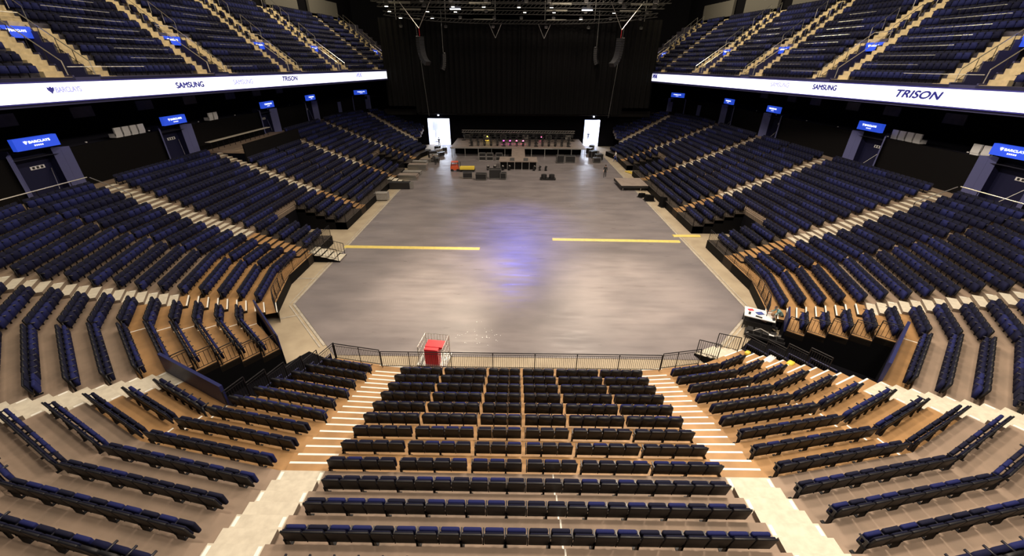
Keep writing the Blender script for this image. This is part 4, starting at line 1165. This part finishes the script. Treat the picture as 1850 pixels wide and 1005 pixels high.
    # orange truck with yellow load carrier
    t = thing('floor_truck', 'orange-red forklift with black mast standing before the stage', 'forklift', (-9.6, 61.4, 0), .1); t.scale = (.85, .85, .75)
    b = MB(); b.hexa([(-.75, -.6, .25), (.75, -.6, .25), (.75, .7, .25), (-.75, .7, .25), (-.75, -.6, 1.0), (.6, -.6, 1.0), (.6, .7, 1.15), (-.75, .7, 1.15)], M['orange']); b.obj('body', t)
    b = MB()
    for sx in (-.6, .6):
        for sy in (-.5, .6): b.tube((sx, sy, 1.0), (sx*.9, sy, 1.75), .04, M['case'])
    b.box((0, .05, 1.78), (1.25, 1.2, .06), M['orange']); b.obj('cab_guard', t)
    b = MB()
    for sy in (-.3, .3): b.box((.95, sy, .95), (.1, .1, 1.6), M['case'])
    b.obj('mast', t)
    for sx in (-.5, .5):
        for sy in (-.62, .62):
            b = MB(); b.lathe([(.1, -.09), (.25, -.09), (.25, .09), (.1, .09)], (sx, sy, .25), M['case'], 14, Matrix.Rotation(PI/2, 3, 'X')); b.obj('wheel', t)
    t = thing('load_carrier', 'yellow flat load carrier beside the orange forklift', 'trolley', (-7.7, 61.1, 0), .05); t.scale = (.95, 1, .7)
    b = MB(); b.box((0, 0, .75), (2.3, 1.0, .5), M['yellow']); b.obj('load', t)
    b = MB(); b.box((0, 0, .38), (2.5, 1.1, .12), M['case']); b.obj('bed', t)
    for sx in (-.9, .9):
        for sy in (-.45, .45): b = MB(); b.lathe([(.05, -.05), (.16, -.05), (.16, .05), (.05, .05)], (sx, sy, .16), M['case'], 12, Matrix.Rotation(PI/2, 3, 'X')); b.obj('wheel', t)
    t = thing('hand_cart', 'low dark hand cart with two round drums on the dark floor', 'cart', (4.15, 56.6, 0))
    b = MB(); b.box((0, 0, .18), (2.2, .9, .1), M['case']); b.obj('bed', t)
    for s in (-.55, .55): b = MB(); b.lathe([(.1, 0), (.38, .02), (.4, .25), (.38, .5), (.1, .52)], (s, 0, .23), M['case'], 14); b.obj('drum', t)
    for s in (-.9, .9): b = MB(); b.lathe([(.04, -.4), (.13, -.4), (.13, .4), (.04, .4)], (s, 0, .13), M['case'], 10, Matrix.Rotation(PI/2, 3, 'X')); b.obj('wheel', t)

def build_floor_props():
    for k, (a, b, lab) in enumerate((((-15.4, 32.45), (-3.45, 32.35), 'long yellow cable ramp on the left half of the dark floor'), ((3.1, 34.7), (14.85, 34.5), 'long yellow cable ramp on the right half of the dark floor'), ((14.7, 35.9), (17.3, 35.95), 'short yellow cable ramp at the right side floor entrance'))):
        t = thing('cable_ramp', lab, 'cable ramp'); a, b = Vector(a), Vector(b); n = max(1, round((b-a).length/1.0))
        for q in range(n):
            p0, p1 = a.lerp(b, q/n+.0004), a.lerp(b, (q+1)/n-.0004); d = (p1-p0).normalized(); w = Vector((-d.y, d.x))
            m = MB(); pts = [p0-w*.27, p1-w*.27, p1+w*.27, p0+w*.27]; tp = [p0-w*.14, p1-w*.14, p1+w*.14, p0+w*.14]
            m.hexa([(*p, .013) for p in pts]+[(*p, .085) for p in tp], M['ramp']); m.obj('segment', t)
    steps_unit('black portable steps with pale treads at the left stand front, near one', (-17.1, 30.0, 0), PI/2*1.0, 5, 1.35, .15, .5)
    t = steps_unit('black portable steps with pale treads at the right end of the front barrier', (11.05, 17.1, 0), R(205), 4, 1.5, .18, .34)
    # red container in a wire cage trolley
    t = thing('cage_trolley', 'red plastic container in a wire cage trolley behind the front barrier', 'trolley', (-4.65, 17.2, 0), -.12)
    b = MB(); b.box((0, -.25, .62), (.74, .5, 1.05), M['red']); b.box((.08, .05, 1.1), (.95, .6, .14), M['red']); b.obj('container', t)
    b = MB()
    for sx in (-.66, .66):
        for sy in (-.6, .65): b.tube((sx, sy, .1), (sx, sy, 1.35), .025, M['alu'])
    for z in (.2, .6, 1.0, 1.35):
        for sy in (-.6, .65) if z > 1.8 or True else (): 
            if sy > 0: b.tube((-.66, sy, z), (.66, sy, z), .016, M['alu'])
        for sx in (-.66, .66): b.tube((sx, -.6, z), (sx, .65, z), .016, M['alu'])
    for q in range(1, 8): b.tube((-.66+1.32*q/8, .65, .2), (-.66+1.32*q/8, 0.65, 1.35), .012, M['alu'])
    for q in range(1, 6):
        for sx in (-.66, .66): b.tube((sx, -.6+1.25*q/6, .2), (sx, -.6+1.25*q/6, 1.35), .012, M['alu'])
    b.obj('cage', t); b = MB(); b.box((0, 0, .16), (1.6, 1.3, .06), M['alu']); b.obj('base', t)
    for sx in (-.65, .65):
        for sy in (-.5, .55): b = MB(); b.lathe([(.02, -.025), (.06, -.025), (.06, .025), (.02, .025)], (sx, sy, .065), M['case'], 8, Matrix.Rotation(PI/2, 3, 'X')); b.obj('wheel', t)
    # litter
    b = MB()
    for k in range(38):
        x, y = rng.gauss(-2.5, 1.0), rng.gauss(19.6, .55); s = rng.uniform(.015, .04); a = rng.uniform(0, 3)
        b.box((x, y, .022), (s*2, s, .012), M['paper'], a)
    tag(b.obj('paper_litter'), 'white paper specks scattered on the dark floor behind the front barrier', 'litter', kind='stuff')
    # work table with papers, and two people at it
    t = thing('work_table', 'white topped work table with dark shelf at the right corner of the floor', 'table', (14.75, 20.9, 0), R(-28))
    b = MB(); b.box((0, 0, .92), (1.65, 1.2, .05), M['white']); b.obj('table_top', t)
    for sx in (-.75, .75):
        for sy in (-.52, .52): b = MB(); b.box((sx, sy, .45), (.06, .06, .9), M['case']); b.obj('leg', t)
    b = MB(); b.box((0, 0, .4), (1.5, 1.05, .3), M['case']); b.obj('shelf', t)
    for k, (x, y, m, s, r) in enumerate(((-.5, .25, 'redpaper', (.3, .2), .5), (.35, .28, 'paper', (.35, .42), .1), (-.55, -.2, 'case', (.12, .3), -.1), (-.05, -.42, 'case', (.36, .14), -.2), (.0, .05, 'cl_blue', (.4, .3), .6))):
        b = MB(); b.box((0, 0, .02), (s[0], s[1], .03), M[m])
        o = b.obj(['red_leaflet', 'paper_sheet', 'phone', 'keyboard', 'blue_folder'][k]); o.matrix_world = Matrix.Translation((14.75, 20.9, .945)) @ Matrix.Rotation(R(-28), 4, 'Z') @ Matrix.Translation((x, y, 0)) @ Matrix.Rotation(r, 4, 'Z')
        tag(o, ['red leaflet lying on the white work table', 'white paper sheet lying on the work table', 'dark handheld device on the white table corner', 'black keyboard at the near edge of the white table', 'dark blue folder in the middle of the white table'][k], 'item')
    person('person in dark jacket with brown hair sitting at the white work table', (15.45, 20.3, 0), R(62), 'cl_black', 'cl_black', 'hairl', 'sit')
    t = thing('stool', 'dark stool under the person at the work table', 'stool', (15.47, 20.25, 0)); b = MB(); b.lathe([(.17, .36), (.18, .40)], (0, 0, 0), M['case'], 12); b.obj('seat', t)
    for q in range(4): b = MB(); b.tube((.12*math.cos(q*PI/2), .12*math.sin(q*PI/2), .37), (.2*math.cos(q*PI/2), .2*math.sin(q*PI/2), 0), .015, M['case']); b.obj('leg', t)
    person('bald person in teal and black jacket bending over near the work table', (16.05, 20.75, 0), R(75), 'cl_teal', 'cl_black', 'hair', 'bend', True)
    w = thing('equipment_cart', 'low black equipment cart with cables before the work table', 'cart', (14.5, 19.55, 0), R(-32))
    b = MB(); b.box((0, 0, .25), (2.1, .75, .14), M['case']); b.obj('bed', w)
    b = MB(); 
    for q in range(5): b.box((-.8+.4*q, .05*(q % 2), .42), (.3, .5, .2), M['case'])
    b.obj('gear', w)
    b = MB(); b.path([(-.95, -.3, .33), (-.3, .1, .62), (.4, -.2, .55), (1.0, .2, .5)], .03, M['caseg']); b.box((.3, -.2, .56), (.25, .12, .03), M['paper']); b.obj('cables', w)
    for sx in (-.8, .8):
        for sy in (-.28, .28): b = MB(); b.lathe([(.03, -.04), (.1, -.04), (.1, .04), (.03, .04)], (sx, sy, .1), M['case'], 10, Matrix.Rotation(PI/2, 3, 'X')); b.obj('wheel', w)
    # bright bundle at the right corner stairs rail
    for k, (x, y, m, s, lab) in enumerate(((12.35, 16.95, 'yellow', (.3, .25, .22), 'yellow bag hanging at the right corner stairs rail, left one'), (12.8, 16.35, 'white', (.75, .35, .2), 'white and red crumpled sheet at the right corner stairs rail'), (13.3, 15.75, 'yellow', (.4, .3, .25), 'yellow bag at the right corner stairs rail, right one'))):
        me = rbox_mesh('bundle', s, M[m], .08, 2); o = link('cloth_bundle', me); z = zrow([12, 11, 10][k]); o.location = (*P(front_off([12, 11, 10][k])+.45, 2.93), z+s[2]/2); o.rotation_euler.z = .6
        tag(o, lab, 'bag')
    person('person in black clothes walking across the dark floor by the right side', (12.5, 58.3, 0), R(160), 'cl_black', 'cl_black', 'hair', 'walk')
    person('person in white top and dark trousers on the tan concrete by the right stand', (16.3, 69.0, 0), R(100), 'cl_white', 'cl_blue', 'hair', 'walk')
    person('dark figure standing inside the bright right loading doorway', (14.9, 89.6, 0), R(180), 'cl_black', 'cl_black', 'hair', 'stand')
    person('person in black standing beside cases at the left loading doorway', (-15.3, 80.8, 0), R(190), 'cl_black', 'cl_black', 'hair', 'stand')
    person('person in black crouched over cases at the left stage end', (-13.2, 65.2, 0), R(60), 'cl_black', 'cl_black', 'hair', 'bend')

def line_array(label, x, y, ztop, n, s, dim=False):
    t = thing('line_array', label, 'speaker', (x, y, ztop), -s*R(65))
    b = MB(); b.box((0, 0, .05), (1.3, .5, .1), M['case']); b.box((.55*s, 0, .1), (.5, .1, .1), M['alu']); b.obj('fly_bar', t)
    ang = 0.; p = Vector((0, 0, -.05))
    for k in range(n):
        ang += .010+.014*k*k/n*1.6
        d = Vector((s*math.sin(ang)*.0, -math.sin(ang), -math.cos(ang))); b = MB()
        mt = Matrix.Translation(p+d*.15) @ Matrix.Rotation(-ang, 4, 'X')
        b.box((0, 0, 0), (1.15, .55, .27), M['case'], 0, mt); b.box((0, -.28, 0), (1.05, .02, .2), M['shell'], 0, mt); b.obj('cabinet', t); p += d*.3
    return t
def build_rigging():
    # roof trusses with lamps
    tr = [(76.6, 20.35, -21, 21), (73.0, 21.3, -20, 20), (70.5, 21.9, -21, 21), (64.5, 21.9, -20, 20), (59.5, 21.9, -18, 18)]
    nm = ['over the curtain top', 'second from the curtain', 'third from the curtain', 'fourth from the curtain', 'nearest the camera']
    for k, (y, z, x0, x1) in enumerate(tr):
        t = thing('roof_truss', f'pale lighting truss under the black roof, {nm[k]}', 'truss', (0, 0, 0), 0, 'roof trusses')
        b = MB(); n = 11
        pts = []
        for q in range(n+1):
            x = x0+(x1-x0)*q/n; pts.append((x, y-(abs(x)/22)**3*4*(k == 0), z+(abs(x)/22)**3*.9*(k == 0)))
        for a, c in zip(pts, pts[1:]): box_truss(b, a, c, .5, M['dkalu'], .035)
        b.obj('truss', t)
        for q in range(6):
            x = x0+1+(x1-x0-2)*q/5; b = MB(); b.tube((x, y, z+.2), (x, y, 31), .02, M['alu'], 4); b.obj('hanging_chain', t)
        for q in range(9 if k else 6):
            x = x0+2+(x1-x0-4)*q/(8 if k else 5)+rng.uniform(-.7, .7)
            b = MB(); b.box((0, 0, -.42), (.5, .3, .3), M['case']); b.tube((0, 0, -.28), (0, 0, 0), .03, M['case']); 
            lit = k in (1, 2, 3) and rng.random() < .35
            o = b.obj('roof_lamp', None, (x, y, z-.25)); tag(o, f"{'lit' if lit else 'dark'} lamp hanging under the roof truss {nm[k]}, {nth(q+1)} from left", 'lamp', 'lamps under the roof trusses')
            b = MB(); b.box((0, -.05, -.585), (.4, .22, .03), M['bulb'] if lit else M['caseg']); b.obj('lens', o)
        # slanting braces and catwalk beams
        for q in range(4):
            x = x0+3+(x1-x0-6)*q/3; b = MB(); b.hexa([(x-1.6, y+1.2, z+.3), (x+1.6, y+1.2, z+.3), (x+1.6, y+1.35, z+.3), (x-1.6, y+1.35, z+.3), (x-1.6, y+1.2, z+.5), (x+1.6, y+1.2, z+.5), (x+1.6, y+1.35, z+.5), (x-1.6, y+1.35, z+.5)], M['beam']); b.obj('cross_beam', t)
    for k, x in enumerate((-9.0, 9.2)):
        b = MB(); b.box((x, 66.5, 21.2), (1.5, .5, .35), M['case']); o = b.obj('roof_floodlight'); tag(o, f"bright cool white floodlight under the roof, {['left', 'right'][k]} of two", 'lamp')
        b = MB(); b.box((x, 66.3, 21.0), (1.4, .5, .06), M['bulbc']); b.obj('lens', o)
    for s in (-1, 1):
        y = 66.; x = s*14.2
        line_array(f'long curved black line array hanging {SIDE[s]} of the stage', x, y, 17.6, 12, s)
        b = MB(); top = 18.7
        for dx in (-2.6, 1.9): b.tube((x, y, top), (x+s*(-dx), y, 22.0), .035, M['steel'], 5)
        b.tube((x, y, top), (x, y, 17.7), .03, M['red'], 5); tag(b.obj('bridle_chain'), f'bright V-shaped bridle chain above the {SIDE[s]} line array', 'chain')
        line_array(f'short dark line array hanging inside the {SIDE[s]} long one, near the curtain', s*12.7, 76.5, 15.8 if s < 0 else 16.8, 8, -s)
        b = MB(); b.tube((s*12.7, 76.5, 16), (s*12.7, 76.5, 22), .02, M['alu'], 4); b.tube((s*16.0, 76.9, 6.0), (s*17.0, 76.9, 20.2), .018, M['alu'], 4); tag(b.obj('hanging_cable'), f'thin grey cables hanging before the {SIDE[s]} side of the curtain', 'cable')
        b = MB(); x = s*4.0; b.path([(x-1.0, 76.8, 20.1), (x, 76.8, 18.1), (x+1.0, 76.8, 20.1)], .02, M['alu'], 4); tag(b.obj('bridle_chain'), f'thin V-shaped bridle chain against the curtain, {SIDE[s]} of the seam', 'chain')

def build_suites():
    for side in (-1, 1):
        spots = [(35.0, 4), (46.5, 2)] if side < 0 else [(36.0, 4), (30.3, 2)]
        for k, (y, n) in enumerate(spots):
            for q in range(n):
                t = thing('lounge_chair', f"white lounge chair on the {SIDE[side]} suite balcony, {nth(q+1)} of the {['larger', 'smaller'][k]} cluster", 'chair', (side*(34.0), y+.78*q, 8.52), side*PI/2, 'white suite chairs')
                b = MB(); b.box((0, .0, .32), (.62, .6, .3), M['white']); b.obj('seat', t)
                b = MB(); b.box((0, .28, .62), (.62, .12, .62), M['white']); b.obj('backrest', t)
                b = MB(); b.box((0, 0, .09), (.4, .4, .18), M['case']); b.obj('base', t)
        for q in range(8):
            y = 24+6.0*q+rng.uniform(-1, 1)
            b = MB(); b.box((side*36.5, y, 10.6), (.1, 1.8, .75), M['soffit']); b.box((side*36.42, y, 10.6), (.04, 1.9, .82), M['bulk'] if 0 else M['uptread'])
            tag(b.obj('suite_screen'), f'dark screen hung in the {SIDE[side]} suites under the ribbon board, {nth(q+1)} from near', 'screen', 'suite screens')
            b = MB(); b.lathe([(.02, -.04), (.07, -.03), (.07, .03), (.02, .04)], (side*33.3, y+2.1, 8.86), M['plate'], 8); tag(b.obj('ledge_lamp'), f'tiny pale lamp on the {SIDE[side]} suite ledge, {nth(q+1)} from near', 'lamp', 'ledge lamps')
    for side in (-1, 1):
        for k, tt in enumerate((8.5, 9.44)):
            p = Vector((*P(15.05, tt*side), 0)); d = segdir(tt*side)[0]; b = MB()
            b.box((p.x, p.y, 7.4), (.9, .08, 1.7), M['portal'], math.atan2(d[1], d[0])); tag(b.obj('wall_board'), f"grey upright board on the {SIDE[side]} parapet, {['before', 'beyond'][k]} the farthest entrance", 'board')
    # low grandstand wall and accessible deck on the left mid block
    x0, x1 = DD[6]+off(0)+BD, DD[6]+off(-3)+1.6; z = zrow(-3)+.3
    b = MB(); b.box((-(x0+x1)/2, 48.1, z-.1), (x1-x0, 11.6, .2), M['conc']); b.box((-x0, 48.1, (z+zrow(0))/2+.35), (.12, 11.6, z-zrow(0)+.7), M['parapet'])
    o = b.obj('viewing_platform'); tag(o, 'black fronted viewing platform above the left mid long-side block', 'platform', kind='thing')
    b = MB(); b.box((-x1+.9, 47.6, z+.9), (.5, 11.2, .05), M['step']); 
    for q in range(12): b.tube((-x1+.9, 42.4+.95*q, z), (-x1+.9, 42.4+.95*q, z+.9), .03, M['rail'], 4)
    tag(b.obj('counter_shelf'), 'pale lit counter shelf on the left viewing platform', 'shelf')

# ------------------------------------------------------------------ lights and camera
def area(name, loc, tgt, size, e, col):
    l = bpy.data.lights.new(name, 'AREA'); l.shape = 'DISK'; l.size = size; l.energy = e; l.color = col
    o = bpy.data.objects.new(name, l); COL.objects.link(o); o.location = loc
    o.rotation_euler = (Vector(tgt)-Vector(loc)).to_track_quat('-Z', 'Y').to_euler(); return o
def spot(name, loc, tgt, e, col, ang, blend=.9, soft=.5):
    l = bpy.data.lights.new(name, 'SPOT'); l.energy = e; l.color = col; l.spot_size = R(ang); l.spot_blend = blend; l.shadow_soft_size = soft
    o = bpy.data.objects.new(name, l); COL.objects.link(o); o.location = loc
    o.rotation_euler = (Vector(tgt)-Vector(loc)).to_track_quat('-Z', 'Y').to_euler(); return o
def build_lights():
    warm = (1, .84, .66); soft = (1, .88, .74)
    K = 1.0
    for x in (-9, 9):
        for y, e in ((3, 2300), (12, 2400), (22, 2800), (36, 2900), (52, 2100), (68, 1200)):
            area('house_light', (x, y, 26.5), (x*1.1, y-2, 0), 3.0, e*(1.45 if x > 0 else .5), warm)
    for s in (-1, 1):
        for y, e in ((22, 1500), (42, 1500), (60, 1700), (74, 1500)):
            area('tier_light', (s*24, y, 28), (s*36, y+2, 17), 1.5, e*K, (1, .84, .55))
    # pools of light and the blue wash on the flooring
    spot('floor_spot', (-4, 40, 26), (-5.2, 27, 0), 38000, (1, .82, .6), 26)
    spot('floor_spot', (6, 40, 26), (8.2, 25.5, 0), 40000, (1, .82, .6), 26)
    spot('floor_spot', (-5, 44, 26), (-7.5, 21, 0), 26000, (1, .82, .6), 22)
    spot('blue_wash', (0, 66, 24), (-.2, 38, 0), 34000, (.12, .15, 1), 25, 1., 1.2)
    spot('curtain_spot', (-4, 74, 20.4), (-3.8, 77.4, 18.2), 55, (1, .7, .6), 70)
    spot('curtain_spot', (4, 74, 20.4), (3.8, 77.4, 18.2), 55, (1, .7, .6), 70)
    w = bpy.data.worlds.new('World'); SC.world = w; w.use_nodes = True
    w.node_tree.nodes['Background'].inputs[0].default_value = (.5, .52, .75, 1); w.node_tree.nodes['Background'].inputs[1].default_value = .02
def build_camera():
    c = bpy.data.cameras.new('camera'); o = bpy.data.objects.new('camera', c); COL.objects.link(o)
    c.sensor_fit = 'HORIZONTAL'; c.sensor_width = 36; c.lens = 36*CF/1850; c.clip_end = 300; c.clip_start = .05
    fwd = Vector((math.sin(CYAW)*math.cos(CP), math.cos(CYAW)*math.cos(CP), -math.sin(CP)))
    right = Vector((math.cos(CYAW), -math.sin(CYAW), 0)); down = fwd.cross(right)   # image down, before roll
    down = -(right.cross(fwd))
    # undo roll: scene appears rotated clockwise by CROLL
    r2 = right*math.cos(CROLL)-down*math.sin(CROLL); d2 = right*math.sin(CROLL)+down*math.cos(CROLL)
    m = Matrix((r2, -d2, -fwd)).transposed().to_4x4(); m.translation = CAM; o.matrix_world = m
    SC.camera = o
    vs = SC.view_settings; vs.view_transform = 'Standard'; vs.look = 'None'; vs.exposure = 0.; vs.gamma = 1.; vs.use_curve_mapping = False

build_camera()
build_floor(); build_shell(); build_terraces(); build_stairs(); build_curtain()
build_ribbons(); build_portals(); build_rails(); build_seats()
build_stage(); build_floor_props(); build_rigging(); build_suites(); build_lights()
